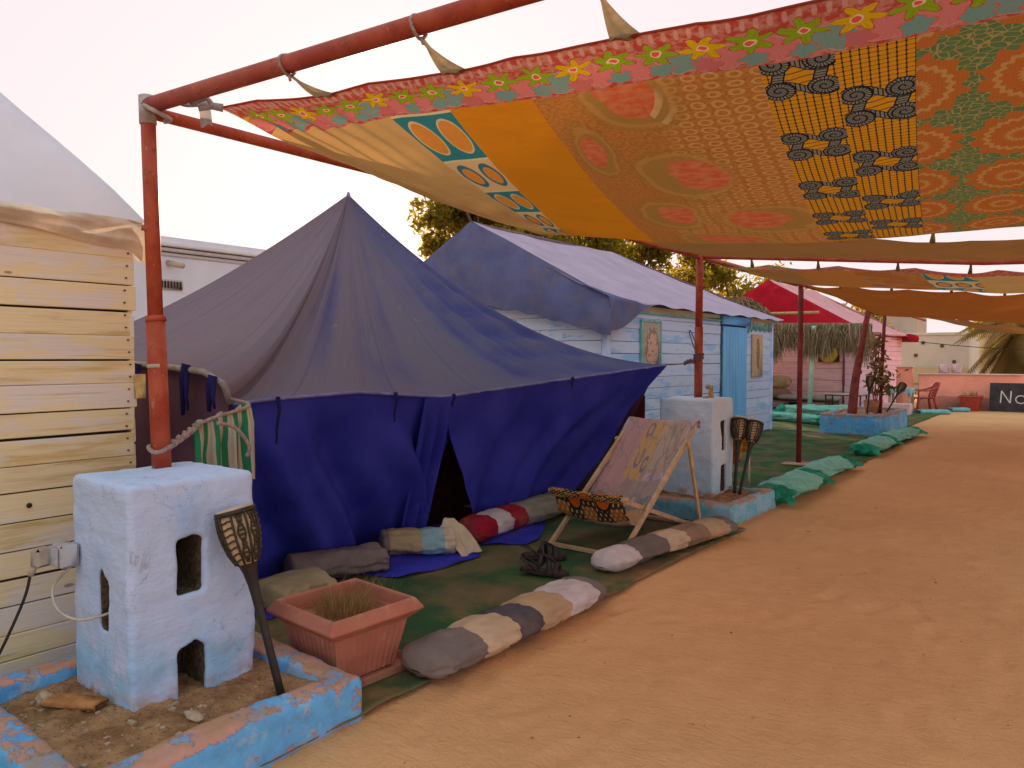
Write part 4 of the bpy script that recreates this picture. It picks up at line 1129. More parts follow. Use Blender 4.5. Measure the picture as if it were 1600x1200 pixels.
def twall(name, T, B, nu, nv, fold, mt='tent_wall', seed=0.0, bulge=0.04):
    """T(u), B(u) give top and bottom points; fold = (amp, freq, slant)"""
    def fn(u, v):
        a, b = Vector(T(u)), Vector(B(u)); p = a.lerp(b, v)
        ph = u * fold[1] + v * fold[2] + 1.6 * nz(u * 2.5, v * 1.6, seed)
        w = sstep(0, 0.35, v) * (0.55 + 0.45 * v)
        p.x += fold[0] * math.sin(ph) * w + 0.5 * fold[0] * math.sin(ph * 2.3 + 1) * w + 0.012 * nz(p.y, p.z, seed, 5) + bulge * math.sin(math.pi * v)
        return tuple(p)
    return obj(name, grid(fn, nu, nv), MT[mt], tt)
def TL(u): e = eave(lerp(0, sl[3] + 0.35, u)); return (e[0] - 0.005, e[1], e[2] - 0.005)
def BL(u): return (lerp(-4.50, -4.66, u), lerp(2.46, 4.36, u), 0.015)
twall('wall', TL, BL, 150, 60, (0.11, 13.0, -6.0), seed=2.0)
def TR(u): e = eave(lerp(sl[3] - 0.05, sl[6], u)); return (e[0] + 0.02, e[1], e[2] - 0.008)
def BR(u): return (lerp(-4.36, -4.50, u), lerp(5.02, 6.55, u), 0.02)
twall('door_flap', TR, BR, 140, 60, (0.075, 11.0, 4.5), seed=7.0, bulge=-0.02)
# gathered fold beside the door
def gath(u, v):
    a = Vector((-4.085, lerp(4.08, 4.40, u), 1.29)); b = Vector((-4.56 + 0.08 * u, lerp(4.20, 4.44, u), 0.05)); p = a.lerp(b, v)
    p.x += 0.035 * math.sin(u * 15 + v) * sstep(0, .3, v) + 0.03
    return tuple(p)
obj('gathered_fold', grid(gath, 40, 30), MT['tent_wall'], tt)
obj('side_wall', grid(lambda u, v: (lerp(-4.03, -8.2, u), 2.40 + 0.05 * math.sin(u * 30 + 2 * v) * v + 0.02 * nz(u * 9, v * 3), lerp(interp(u, [0, .03, .1, 1], [1.36, 1.5, 1.55, 1.57]), 0.01, v)), 90, 30), MT['tent_side'], tt)
obj('side_wall', grid(lambda u, v: (lerp(lerp(-3.80, -4.6, v), -8.2, u), 7.50 + 0.04 * math.sin(u * 30 + v), lerp(lerp(1.52, 1.6, u), 0.01, v)), 60, 20), MT['tent_side'], tt)
obj('side_wall', grid(lambda u, v: (-8.2 + 0.03 * math.sin(u * 30), lerp(2.4, 7.5, u), lerp(1.6, 0.01, v)), 60, 10), MT['tent_side'], tt)
def skirt(pts, name='ground_flap', seed=0):
    """flap lying on the ground between an inner and an outer line"""
    def fn(u, v):
        k = u * (len(pts) - 1); i = min(len(pts) - 2, int(k)); t = k - i
        a = Vector(pts[i][0]).lerp(Vector(pts[i + 1][0]), t); b = Vector(pts[i][1]).lerp(Vector(pts[i + 1][1]), t)
        p = a.lerp(b, v); p.z += 0.030 + 0.012 * nz(p.x, p.y, seed, 5) + 0.012 * math.sin(p.y * 13 + p.x * 9) * v * 0.6
        return (p.x, p.y, max(p.z, 0.026))
    o = obj(name, grid(fn, 60, 24), MT['skirt'], tt)
skirt([((-4.5, 2.45, .05), (-3.86, 2.55, 0)), ((-4.5, 2.7, .05), (-3.92, 2.8, 0)), ((-4.5, 3.0, .05), (-4.3, 3.05, 0)), ((-4.5, 3.45, .06), (-4.12, 3.5, 0)), ((-4.52, 3.6, .06), (-3.86, 3.62, 0)), ((-4.55, 4.1, .06), (-3.78, 4.05, 0)), ((-4.56, 4.6, .07), (-3.78, 4.42, 0)), ((-4.50, 4.78, .10), (-4.02, 4.66, 0))], seed=1)
skirt([((-4.40, 4.84, .04), (-4.0, 4.70, 0)), ((-4.36, 5.05, .05), (-3.72, 4.95, 0)), ((-4.36, 5.4, .05), (-3.74, 5.15, 0)), ((-4.42, 5.9, .05), (-4.05, 5.7, 0))], seed=5)
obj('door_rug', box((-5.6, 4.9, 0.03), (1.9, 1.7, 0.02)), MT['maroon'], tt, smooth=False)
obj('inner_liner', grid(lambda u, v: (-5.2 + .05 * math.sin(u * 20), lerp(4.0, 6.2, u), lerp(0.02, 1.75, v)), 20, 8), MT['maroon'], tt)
obj('spotted_liner', box((-4.15, 7.62, 0.86), (0.22, 0.03, 0.62), rz=R(20)), MT['maroon'], tt, smooth=False)
for s, l in ((0.36, 0.30), (sl[3] - 0.52, 0.22), (sl[3] + 0.10, 0.10), (sl[5] - 0.55, 0.10)):
    e = Vector(eave(s)[:3]) + Vector((0.03, 0, 0.01))
    obj('tie_band', tube([e, e + Vector((0.01, 0.004, -l * .3)), e + Vector((0.0, -0.012, -l * .7)), e + Vector((0.01, -0.02, -l))], [0.015, 0.010, 0.008, 0.006], 8), MT['tie_blue'], tt)
for x, l in ((-4.32, .28), (-4.02, .18), (-4.95, .22)):
    e = Vector((x, 2.30, 1.535 if x < -4.2 else 1.47))
    obj('tie_band', join(tube([e + Vector((0, 0, .03)), e + Vector((-.01, -.02, -.05)), e + Vector((-.03, -.01, -l))], [0.028, 0.02, 0.012], 8), tube([e, e + Vector((.03, -.02, -l * .6)), e + Vector((.03, -.01, -l * .9))], [0.02, 0.012, 0.008], 8)), MT['tie_blue'], tt)

# ropes
def twist(path, r, turns, seg=5):
    P = curve(path, 14); out = []
    for s_ in (0, math.pi):
        q = []
        for i, p in enumerate(P):
            w = s_ + turns * 2 * math.pi * i / len(P); q.append(p + Vector((0, math.cos(w), math.sin(w))) * r * 0.75)
        out.append(tube(q, r, seg))
    return join(*out)
tag(obj('guy_rope', join(twist([(-3.47, 1.765, 1.185), (-3.54, 1.88, 1.225), (-3.62, 1.99, 1.26)], 0.013, 3.0), tube([Vector((-3.478 + 0.05 * math.cos(a), 1.717 + 0.05 * math.sin(a), 1.17 + .012 * math.sin(2 * a))) for a in np.linspace(0, 6.5, 24)], 0.011, 7),
     tube(curve([(-3.62, 1.99, 1.26), (-3.66, 2.10, 1.285), (-3.70, 2.33, 1.335), (-4.0, 2.40, 1.36)], 8), 0.010, 7), tube(curve([(-3.50, 2.02, 1.27), (-3.50, 2.12, 1.24), (-3.50, 2.2, 1.14), (-3.52, 2.2, 1.08)], 8), 0.010, 7)), MT['rope']), 'twisted grey rope tying the tent to the nearest post', 'rope')
tag(obj('guy_rope', join(tube(curve([(-3.75, 7.58, 1.53), (-3.62, 7.63, 1.535), (-3.46, 7.70, 1.565)], 6), 0.007, 6), twist([(-3.56, 7.66, 1.545), (-3.50, 7.64, 1.57), (-3.44, 7.66, 1.57)], 0.015, 2.0),
     *[tube([Vector((-3.42 + 0.053 * math.cos(a), 7.72 + 0.053 * math.sin(a), 1.60 + .02 * k + .012 * math.sin(a + k))) for a in np.linspace(0, 6.4, 20)], 0.009, 6) for k in range(3)],
     tube(curve([(-3.40, 7.66, 1.60), (-3.48, 7.62, 1.86), (-3.47, 7.62, 1.90), (-3.43, 7.66, 1.75), (-3.40, 7.66, 1.50), (-3.36, 7.66, 1.3), (-3.42, 7.62, 1.19)], 8), 0.006, 6)), MT['rope_dark']), 'dark rope wound round the second post and tied to the tent corner', 'rope')
def towel_fn(u, v):
    y = lerp(1.97, 2.34, u); top = lerp(1.245, 1.335, u) + 0.012 * math.sin(u * 17)
    x = lerp(-3.645, -3.70, u) + 0.030 * math.sin(u * 21 + v) * min(1, v * 3) + 0.06 * math.sin(min(1, v * 4) * math.pi / 2) * 0.6
    return (x + 0.03 * v, y - 0.02 * min(1, v * 3), top - 0.52 * v * (0.85 + 0.1 * math.sin(u * 5)) + (0.015 if v < .1 else 0)), (u, v)
def towel_back(u, v):
    p = towel_fn(u, 0)[0]; return (p[0] - 0.03 * v - 0.01 + .02 * math.sin(u * 19) * v, p[1] + 0.05 * v, p[2] - 0.36 * v), (u, v)
tw = obj('towel', join(grid(towel_fn, 60, 30), grid(towel_back, 40, 20)), MT['towel'])
tag(tw, 'green and cream striped towel hanging over the tent rope', 'towel')

# ------------------------------------------------------------------ pale blue cabin
bc = thing('board_cabin', 'pale blue board cabin under a draped grey blue tarp roof', 'cabin', (-8, 13, 0))
obj('wall', box((-8.1, 12.95, 1.24), (4.95, 7.0, 2.48)), MT['gap_blue'], bc, smooth=False)
board_run(bc, (-5.62, 9.40, 0), (-5.62, 13.62, 0), 0.02, 2.42, 13, 'blue_board', seed=3)
board_run(bc, (-5.62, 14.98, 0), (-5.62, 16.50, 0), 0.02, 2.40, 13, 'blue_board', seed=8)
board_run(bc, (-8.02, 9.44, 0), (-5.66, 9.44, 0), 0.02, 2.60, 14, 'blue_board_x', seed=6)
board_run(bc, (-10.5, 9.44, 0), (-8.03, 9.44, 0), 0.02, 2.60, 14, 'blue_board_x', seed=9)
obj('corner_post', box((-5.62, 9.415, 1.23), (0.10, 0.11, 2.46), bev=0.01), MT['blue_board'], bc)
obj('corner_post', box((-5.60, 16.50, 1.21), (0.08, 0.08, 2.42), bev=0.01), MT['blue_board'], bc)
dr = obj('door', box((-5.60, 14.30, 1.16), (0.05, 1.24, 2.26), bev=0.006), MT['gap_blue'], bc)
for k in range(8):
    obj('board', box((-5.565, 13.76 + 0.155 * k, 1.13), (0.022, 0.148, 2.18), bev=0.003), MT['door_board'], dr, smooth=False)
obj('lintel', box((-5.55, 14.30, 2.34), (0.07, 1.36, 0.17), bev=0.006), MT['door_board'], bc)
obj('frieze', box((-5.585, 15.75, 2.36), (0.03, 1.5, 0.17), bev=0.004), MT['far_cream'], bc)
obj('frieze', box((-5.585, 11.9, 2.38), (0.03, 3.3, 0.10), bev=0.004), MT['far_cream'], bc)
obj('frieze_edge', box((-5.572, 11.9, 2.325), (0.035, 3.3, 0.025)), MT['teal_edge'], bc, smooth=False)
for k in range(5):
    y = 15.28 + 0.27 * k
    a = [(-5.575, y + 0.075 * math.cos(w) , 2.20 + 0.13 * math.sin(w)) for w in np.linspace(0, math.pi, 9)]
    obj('bracket', tube(a + [a[0]], [0.03 * (0.45 + 0.55 * math.sin(w * .6 + .3)) for w in np.linspace(0, math.pi, 9)] + [0.01], 6), MT['teal_edge'], bc)
obj('hook_bracket', join(box((-5.56, 15.12, 2.30), (0.03, 0.05, 0.30)), box((-5.56, 15.08, 2.17), (0.03, 0.12, 0.05))), MT['teal_edge'], bc, smooth=False)
def mat_picture(name, bgc, ink, hi, ctr):
    m = M(name); p = m.pos(); x, y, z = m.xyz(p)
    n = m.noise(p, 7, 5, 0.65); n2 = m.noise(p, 16, 4, 0.6)
    d = m.hyp((y - ctr[0]) / ctr[2], (z - ctr[1]) / ctr[3]) + (n - 0.5) * 1.1
    c = m.mix(n2.ss(0.4, 0.6), bgc, tuple(q * 0.8 for q in bgc))
    c = m.mix((d < 0.85) * 0.9, c, hi)
    c = m.mix(((d - 0.8).ab() < 0.10).mx((n2 > 0.58) * (d < 0.8)) * 0.8, c, ink)
    return m.bsdf(c, 0.8)
pc = obj('wall_picture', box((-5.575, 10.74, 1.78), (0.025, 0.66, 0.80), bev=0.004), mat_picture('faded pink picture', (0.46, 0.42, 0.33), (0.25, 0.16, 0.14), (0.66, 0.38, 0.28), (10.78, 1.72, 0.26, 0.42)), bc)
obj('frame', join(box((-5.572, 10.41, 1.78), (0.035, 0.035, 0.86)), box((-5.572, 11.07, 1.78), (0.035, 0.035, 0.86)), box((-5.572, 10.74, 2.20), (0.035, 0.63, 0.035))), MT['teal_edge'], pc, smooth=False)
obj('wall_picture', box((-5.572, 15.56, 1.66), (0.03, 0.60, 0.90), bev=0.006), mat_picture('tan picture with dark figure', (0.58, 0.42, 0.27), (0.16, 0.09, 0.05), (0.30, 0.18, 0.09), (15.58, 1.70, 0.10, 0.36)), bc)
RA, RB = Vector((-8.05, 9.2, 3.85)), Vector((-8.0, 13.6, 3.86))
def bslope(u, v):
    y = lerp(9.15, 16.75, u)
    top = Vector((lerp(RA.x, RB.x, min(1, u / .58)), lerp(9.2, 13.6, min(1, u / .58)), 3.85 - 0.05 * math.sin(math.pi * min(1, u / .58))))
    bot = Vector((-5.42, y, 2.47 + 0.015 * nz(y, 0.3, 0, 2)))
    p = top.lerp(bot, min(1, v / 0.9)); p.z -= max(0, v - 0.9) / 0.1 * (0.035 + 0.46 * (1 - sstep(0.0, 0.19, u))); p.x += 0.02 * max(0, v - 0.9) / 0.1
    p.z -= 0.10 * math.sin(math.pi * v) * (0.6 + 0.4 * nz(y, 1.2, 0, .8)); p.z += 0.028 * nz(p.x * 0.7, p.y, 0.2, 2.0) + 0.012 * math.sin(y * 7.5 + v * 2) * v
    return tuple(p)
obj('roof_slope', grid(bslope, 120, 40), MT['tarp_skylit'], bc)
obj('roof_slope', grid(lambda u, v: tuple(Vector((-8.0, 13.6, 3.86)).lerp(Vector((lerp(-5.42, -10.6, u), 16.75, 2.43)), v)), 20, 20), MT['tarp_skylit'], bc)
obj('roof_slope', grid(lambda u, v: tuple(Vector((-8.05, lerp(9.2, 13.6, u), 3.85)).lerp(Vector((-10.7, lerp(9.1, 16.75, u), 2.4)), v)), 20, 20), MT['tarp_skylit'], bc)
def bgable(u, v):
    x = lerp(-5.36, -10.7, u); side = abs(x + 8.05) / 2.67
    zb = interp(x, [-10.7, -8.4, -7.9, -7.0, -6.0, -5.36], [2.4, 2.50, 2.48, 2.33, 2.10, 1.93]) + 0.018 * math.sin(x * 14) + 0.02 * nz(x, 2.1, 0, 3)
    zt = lerp(3.85, 2.44, side ** 1.04); zt = max(zt, zb + 0.02)
    z = lerp(zt, zb, v)
    y = lerp(9.18, 9.30, side * .3) - 0.10 * v - 0.05 * math.sin(v * math.pi) + 0.03 * nz(x, z, 0.4, 1.6) + 0.03 * math.exp(-((x + 8.3 + 0.35 * v) / 0.12) ** 2)
    return (x, y, z)
obj('roof_gable', grid(bgable, 120, 40), MT['tarp_dark'], bc)
def bdroop(u, v):
    """dark corner of the tarp wrapped round onto the long side"""
    uu = 0.20 * u; vv = lerp(lerp(0.72, 1.0, u ** 0.7), 1.0, v)
    p = bslope(uu, vv); return (p[0] + 0.018, p[1] - 0.01, p[2] + 0.012)
obj('roof_corner', grid(bdroop, 40, 20), MT['tarp_dark'], bc)

# ------------------------------------------------------------------ pink cabin with thatch
pk = thing('board_cabin', 'pink board cabin with red canvas roof and shaggy thatch porch', 'cabin', (-7.5, 26, 0))
obj('wall', box((-8.1, 27.5, 1.2), (5.0, 6.9, 2.4)), MT['gap_pink'], pk, smooth=False)
board_run(pk, (-10.6, 24.04, 0), (-5.95, 24.04, 0), 0.02, 2.4, 13, 'pink_board', seed=31)
board_run(pk, (-5.90, 24.04, 0), (-5.58, 24.04, 0), 0.02, 2.4, 13, 'pink_board_y', seed=37)
board_run(pk, (-5.60, 24.06, 0), (-5.60, 30.9, 0), 0.02, 2.35, 14, 'pink_board_y', seed=33)
obj('door_edge', box((-5.93, 24.0, 1.2), (0.03, 0.05, 2.3)), MT['gap_pink'], pk, smooth=False)
def pslope(u, v):
    y = lerp(23.5, 31.2, u); t = Vector((-8.1, lerp(23.6, 28.5, min(1, u * 1.4)), 4.1)); b = Vector((-5.2, y, 2.40)); p = t.lerp(b, v)
    p.z += 0.05 * nz(p.x, p.y, 0, 0.9) - 0.08 * math.sin(math.pi * v); return tuple(p)
obj('roof_slope', grid(pslope, 50, 20), MT['pink_canvas'], pk)
obj('roof_slope', grid(lambda u, v: tuple(Vector((-8.1, 28.5, 4.1)).lerp(Vector((lerp(-5.2, -11, u), 31.2, 2.4)), v)), 12, 12), MT['pink_canvas'], pk)
obj('roof_edge', tube([(-5.2, 30.0, 2.36), (-5.16, 31.2, 2.34), (-6.5, 31.25, 2.36)], 0.14, 10), MT['red_canvas'], pk)
def pgable(u, v):
    x = lerp(-5.15, -11, u); s_ = abs(x + 8.1) / 2.92; zt = lerp(4.1, 2.42, s_); zb = min(2.5, zt - 0.02) + 0.03 * math.sin(x * 9)
    return (x, 23.48 - 0.25 * v - 0.05 * nz(x, v, 0, 1.5), lerp(zt, zb, v))
obj('roof_gable', grid(pgable, 60, 16), MT['red_canvas'], pk)
obj('porch_rail', join(tube([(-9.0, 22.6, 2.98), (-6.2, 22.3, 2.93)], 0.045, 8), tube([(-8.4, 21.5, 2.55), (-4.7, 21.3, 2.42)], 0.04, 8)), MT['rawwood'], pk)
obj('porch_post', tube([(-6.10, 21.15, 0.02), (-6.02, 21.2, 2.5)], 0.062, 10), MT['mint'], pk)
obj('porch_post', tube([(-8.35, 21.35, 0.02), (-8.3, 21.4, 2.6)], 0.055, 10), MT['mint'], pk)
obj('porch_rail', tube([(-4.75, 21.3, 2.40), (-5.3, 24.0, 2.36)], 0.04, 8), MT['rawwood'], pk)
def strands(n, gen, w=(0.012, 0.03), seed=1):
    r = random.Random(seed); V, F, A = [], [], []
    for k in range(n):
        P = gen(r); a = Vector((r.uniform(-1, 1), r.uniform(-1, 1), r.uniform(-.3, .3))).normalized() * r.uniform(*w)
        c = r.random(); b = len(V); m_ = len(P)
        for i, p in enumerate(P):
            t = 1 - 0.8 * i / (m_ - 1); V += [Vector(p) - a * t, Vector(p) + a * t]; A += [(c, 0, 0)] * 2
        for i in range(m_ - 1): F.append((b + 2 * i, b + 2 * i + 1, b + 2 * i + 3, b + 2 * i + 2))
    return V, F, {'uvw': np.array(A)}
def fringe(r):
    u = r.random(); x = lerp(-8.3, -4.62, u); y = 21.32 + r.uniform(-.15, .1); z = 2.52 - 0.11 * u + r.uniform(-.08, .06)
    L = r.uniform(0.28, 0.78) * (1.0 + 0.25 * math.sin(x * 5) + 0.2 * math.sin(x * 13)); dx = r.uniform(-.22, .22)
    return [(x, y + 0.25 * r.random(), z + 0.08), (x + dx * .3, y - .12, z - L * .4), (x + dx, y - .10 + r.uniform(-.06, .06), z - L)]
tag(obj('thatch_fringe', strands(4600, fringe, (0.010, 0.026), 3), MT['thatch'], pk), kind='stuff')
def fringe2(r):
    y = r.uniform(21.3, 24.0); x = -4.68 - (y - 21.3) * 0.18 + r.uniform(-.1, .1); L = r.uniform(.2, .5)
    return [(x - .2, y, 2.5 + r.uniform(-.06, .06)), (x, y, 2.42 - L * .3), (x + .03, y + r.uniform(-.08, .08), 2.38 - L)]
tag(obj('thatch_fringe', strands(1200, fringe2, (0.012, 0.028), 4), MT['thatch'], pk), kind='stuff')
def topthatch(r):
    u, v = r.random(), r.random(); x = lerp(-8.3, -4.8, u); y = lerp(22.6, 21.3, v); z = lerp(2.62, 2.42, v) + r.uniform(-.02, .05)
    return [(x, y, z), (x + r.uniform(-.1, .1), y - .2, z - .02), (x + r.uniform(-.15, .15), y - .42, z - .10)]
def heap(r):
    a = r.uniform(0, 6.28); q = r.random() ** .5; x = -8.55 + 1.0 * q * math.cos(a); y = 22.2 + 0.8 * q * math.sin(a); z = 2.75 + 0.75 * (1 - q ** 1.5) * r.uniform(.7, 1.1)
    dx, dy = math.cos(a), math.sin(a); L = r.uniform(.3, .7)
    return [(x, y, z), (x + dx * L * .45, y + dy * L * .45, z - L * .12), (x + dx * L * .8, y + dy * L * .8, z - L * .65)]
tag(obj('thatch_heap', strands(2600, heap, (0.012, 0.028), 6), MT['thatch'], pk), kind='stuff')
yp = thing('wall_sign', 'round yellow painting on a red and black panel on the pink wall', 'painting', (-6.35, 23.95, 1.75))
obj('panel', join(box((-6.35, 23.965, 1.76), (0.62, 0.03, 0.50))), MT['maroon'], yp, smooth=False)
obj('disc', (lambda d: ([Vector((q[0] - 6.35, 23.94 - q[2], q[1] + 1.74)) for q in d[0]], d[1]))(lathe([(0.27, 0), (0.27, 0.015), (0.24, 0.02)], 28)), simple('yellow disc paint', (0.60, 0.44, 0.05), 0.8, 0.12, 9), yp)
obj('swirl', tube(curve([(-6.34, 23.915, 1.80), (-6.26, 23.915, 1.86), (-6.20, 23.915, 1.96), (-6.12, 23.915, 2.02)], 5), [0.05, 0.055, 0.055, 0.05, 0.05, 0.045, 0.045, 0.04, 0.04, 0.035, 0.035, 0.03, 0.03, 0.025, 0.02, 0.015], 6), MT['black'], yp)
obj('black_base', box((-6.35, 23.945, 1.53), (0.60, 0.012, 0.07)), MT['black'], yp, smooth=False)  # black strip along the lower edge of the panel
# ------------------------------------------------------------------ bolsters and sacks
def bolster(name, label, cat, path, w, h, segs, group=None, seed=0, z0=0.022, pinch=0.06, lump=0.10, part='cloth_patch', floppy=0.0, ends=(0.55, 0.55)):
    """stuffed tube on the ground; segs = [(fraction end, material)]"""
    P = curve(path, 16); n = len(P)
    root = thing(name, label, cat, tuple(P[n // 2]), group)
    bounds = [0.0] + [s[0] for s in segs]
    def fn(a, t):
        k = t * (n - 1); i = min(n - 2, int(k)); p = P[i].lerp(P[i + 1], k - i); d = (P[i + 1] - P[i]).normalized(); s = Vector((-d.y, d.x, 0))
        e = min(1, (1 - (1 - min(1, t / 0.10)) ** 2)) ** ends[0] * min(1, (1 - (1 - min(1, (1 - t) / 0.10)) ** 2)) ** ends[1]
        e = max(e, 0.04)
        pi_ = min([abs(t - b) for b in bounds[1:-1]] or [1]); e *= 1 - pinch * math.exp(-(pi_ / 0.02) ** 2)
        an = a * 2 * math.pi
        cr_ = abs(nz(p.x * 5 + math.cos(an) * 1.2, p.y * 3.2, seed + math.sin(an) * 1.2, 1.7))
        q = 1 - 0.10 * max(0, 0.22 - cr_) / 0.22 + lump * nz(p.x + math.cos(an), p.y + math.sin(an), seed, 2.6) + 0.35 * lump * nz(p.x * 2 + math.cos(an) * .5, p.y * 2, seed + math.sin(an) * .5, 7)
        q += 0.02 * math.sin(an * 7 + t * 5 + seed) * math.exp(-(pi_ / 0.06) ** 2)
        x = math.cos(an) * w / 2 * q * (0.72 + 0.28 * e) * e ** 0.4; z = math.sin(an) * h * 0.5 * q * e + h * .5 * (0.6 + .4 * e)
        z = max(z, 0.0 + 0.004 * math.sin(t * 40)) if z > 0.02 * h else 0.004 * math.sin(t * 40)
        c = p + s * x
        return (c.x, c.y, p.z + z0 + max(0, z))
    for (a0, (a1_, mt)) in zip(bounds[:-1], segs):
        L = max(4, int((a1_ - a0) * 60))
        obj(part, grid(fn, 40, L, 0, 1, a0, a1_), MT['sk_' + mt] if 'sk_' + mt in MT else MT[mt], root)
    caps = []
    return root
G1 = 'patchwork draught bolsters lying on the carpet edge'
b1 = bolster('sand_bolster', 'patchwork bolster beside the flower pot, grey and cream bands with white near its far end', 'bolster', [(-2.56, 2.50, 0), (-2.55, 3.0, 0), (-2.56, 3.55, 0), (-2.56, 4.12, 0)], 0.36, 0.165,
             [(0.25, 'grey'), (0.42, 'cream'), (0.55, 'dgrey'), (0.72, 'tan'), (0.88, 'white'), (1.0, 'grey')], G1, 3.0, lump=0.16, pinch=0.09, ends=(0.5, 0.9))
b2 = bolster('sand_bolster', 'patchwork bolster in front of the deckchair, white end towards the path', 'bolster', [(-2.78, 4.60, 0), (-2.74, 5.2, 0), (-2.66, 5.8, 0), (-2.55, 6.44, 0)], 0.30, 0.165,
             [(0.20, 'white'), (0.42, 'greydk'), (0.58, 'cream'), (0.74, 'brown'), (0.88, 'tan'), (1.0, 'grey')], G1, 8.0, lump=0.13)
b3 = bolster('sand_bolster', 'red, white and sage bolster against the tent flap behind the sandals', 'bolster', [(-4.10, 4.62, 0), (-4.16, 5.1, 0), (-4.20, 5.7, 0), (-4.24, 6.45, 0)], 0.34, 0.23,
             [(0.20, 'red'), (0.36, 'white'), (0.50, 'red'), (0.93, 'sage'), (1.0, 'red')], None, 12.0, lump=0.14, pinch=0.10)
s1 = bolster('sandbag', 'beige sandbag with pale blue middle lying on the blue tent flap', 'sandbag', [(-4.36, 3.86, 0), (-4.20, 4.08, 0), (-3.98, 4.36, 0)], 0.32, 0.20, [(0.18, 'greydk'), (0.58, 'beige'), (0.80, 'blue'), (1.0, 'pale')], None, 17.0, z0=0.045, lump=0.26, ends=(1.3, 0.9))
obj('torn_flap', grid(lambda u, v: (-4.02 + 0.24 * (v - .3) + 0.02 * math.sin(u * 9), 4.22 + 0.24 * u + 0.05 * v, 0.20 + 0.10 * math.sin(u * 2.6) * (1 - v) - 0.16 * v * v + 0.02 * nz(u * 4, v * 4)), 20, 20), MT['sk_pale'], s1)
bolster('sandbag', 'brown grey sandbag slumped at the tent foot behind the flower pot', 'sandbag', [(-4.38, 3.02, 0), (-4.26, 3.32, 0), (-4.12, 3.72, 0)], 0.36, 0.19, [(0.75, 'greydk'), (1.0, 'grey')], None, 21.0, z0=0.03, lump=0.3, ends=(1.2, 1.4))
bolster('sandbag', 'flat tan sandbag between the torch and the flower pot', 'sandbag', [(-4.02, 2.60, 0), (-4.03, 2.82, 0), (-4.02, 3.06, 0)], 0.44, 0.16, [(1.0, 'beige')], None, 25.0, z0=0.04, lump=0.15)
GN = 'green shade net rolls along the path edge'
def netroll(label, path, w, h, seed):
    r = bolster('net_roll', label, 'net roll', path, w, h, [(0.13, 'bag_net'), (0.84, 'bag_fill'), (1.0, 'bag_net')], GN, seed, z0=0.02, lump=0.24, pinch=0.12, part='net_cover')
    p, q = Vector(path[0]), Vector(path[-1]); d = (q - p).normalized(); s = Vector((-d.y, d.x, 0))
    for e, sg in ((p, -1), (q, 1)):
        obj('net_frill', grid(lambda u, v: tuple(e + s * (u - .5) * w * (0.7 + .5 * v) + d * sg * (0.13 * v - 0.04) + Vector((0, 0, 0.03 + h * 0.62 * (1 - v * .5) * (0.6 + 0.4 * math.sin(u * 3.1)) + 0.03 * math.sin(u * 17 + v * 3)))), 26, 8), MT['bag_net'], r)
    return r
netroll('crumpled green net roll at the carpet edge, nearest the deckchair', [(-2.66, 7.98, 0), (-2.70, 8.6, 0), (-2.68, 9.45, 0)], 0.44, 0.22, 1.0)
netroll('green net roll lying just behind the nearest net roll', [(-2.74, 9.50, 0), (-2.80, 10.3, 0), (-2.76, 11.3, 0)], 0.42, 0.20, 5.0)
netroll('green net roll in front of the tall blue bed', [(-2.85, 12.9, 0), (-2.88, 13.6, 0), (-2.86, 14.6, 0)], 0.46, 0.21, 9.0)
netroll('green net roll beside the corner of the tall blue bed', [(-2.92, 14.6, 0), (-2.88, 15.6, 0), (-2.82, 17.0, 0)], 0.42, 0.20, 13.0)
netroll('long green net roll between the two cabins', [(-6.55, 19.0, 0), (-5.8, 18.8, 0), (-4.75, 18.2, 0)], 0.36, 0.22, 17.0)
netroll('green net roll under the thatched porch', [(-6.75, 20.3, 0), (-5.7, 20.9, 0), (-4.9, 21.4, 0)], 0.50, 0.32, 21.0)

# ------------------------------------------------------------------ flower pot
def frustum(c, w0, w1, z0, z1, rz, ribs=0, wall=0.014, n=40):
    """square tapered wall, fluted when ribs > 0"""
    V, F = [], []; rings = [(w0, z0, 1), (w1, z1, 1), (w1 - 2 * wall, z1, 0), (w0 - 2 * wall, z0 + wall, 0)]
    per = 4 * n
    for (w, z, rb) in rings:
        for k in range(per):
            sd = k // n; t = (k % n) / n * 2 - 1
            off = (0.0045 * (0.5 + 0.5 * math.cos(t * math.pi * ribs)) if ribs and rb and abs(t) < 0.94 else 0.0)
            q = [(t, -1), (1, t), (-t, 1), (-1, -t)][sd]; x, y = q[0] * w / 2, q[1] * w / 2
            nn = [(0, -1), (1, 0), (0, 1), (-1, 0)][sd]; x -= nn[0] * off; y -= nn[1] * off
            V.append((c[0] + x * math.cos(rz) - y * math.sin(rz), c[1] + x * math.sin(rz) + y * math.cos(rz), z))
    for i in range(3):
        for k in range(per): F.append((i * per + k, i * per + (k + 1) % per, (i + 1) * per + (k + 1) % per, (i + 1) * per + k))
    F.append(tuple(range(per))[::-1]); F.append(tuple(range(3 * per, 4 * per)))
    return V, F
PC, PR = (-2.945, 2.385), R(-3)
pt = thing('flower_pot', 'square fluted terracotta pot of dead grass beside the kerb bed', 'flower pot', (PC[0], PC[1], 0.02), None)
obj('pot_body', frustum((*PC,), 0.345, 0.455, 0.045, 0.315, PR, 11), MT['terracotta'], pt, smooth=False)
V, F = [], []
for (w, z) in ((0.47, 0.285), (0.565, 0.328), (0.56, 0.338), (0.502, 0.382), (0.482, 0.386), (0.465, 0.378), (0.44, 0.285), (0.46, 0.28)):
    for (a, b) in ((-1, -1), (1, -1), (1, 1), (-1, 1)):
        x, y = a * w / 2, b * w / 2; V.append((PC[0] + x * math.cos(PR) - y * math.sin(PR), PC[1] + x * math.sin(PR) + y * math.cos(PR), z))
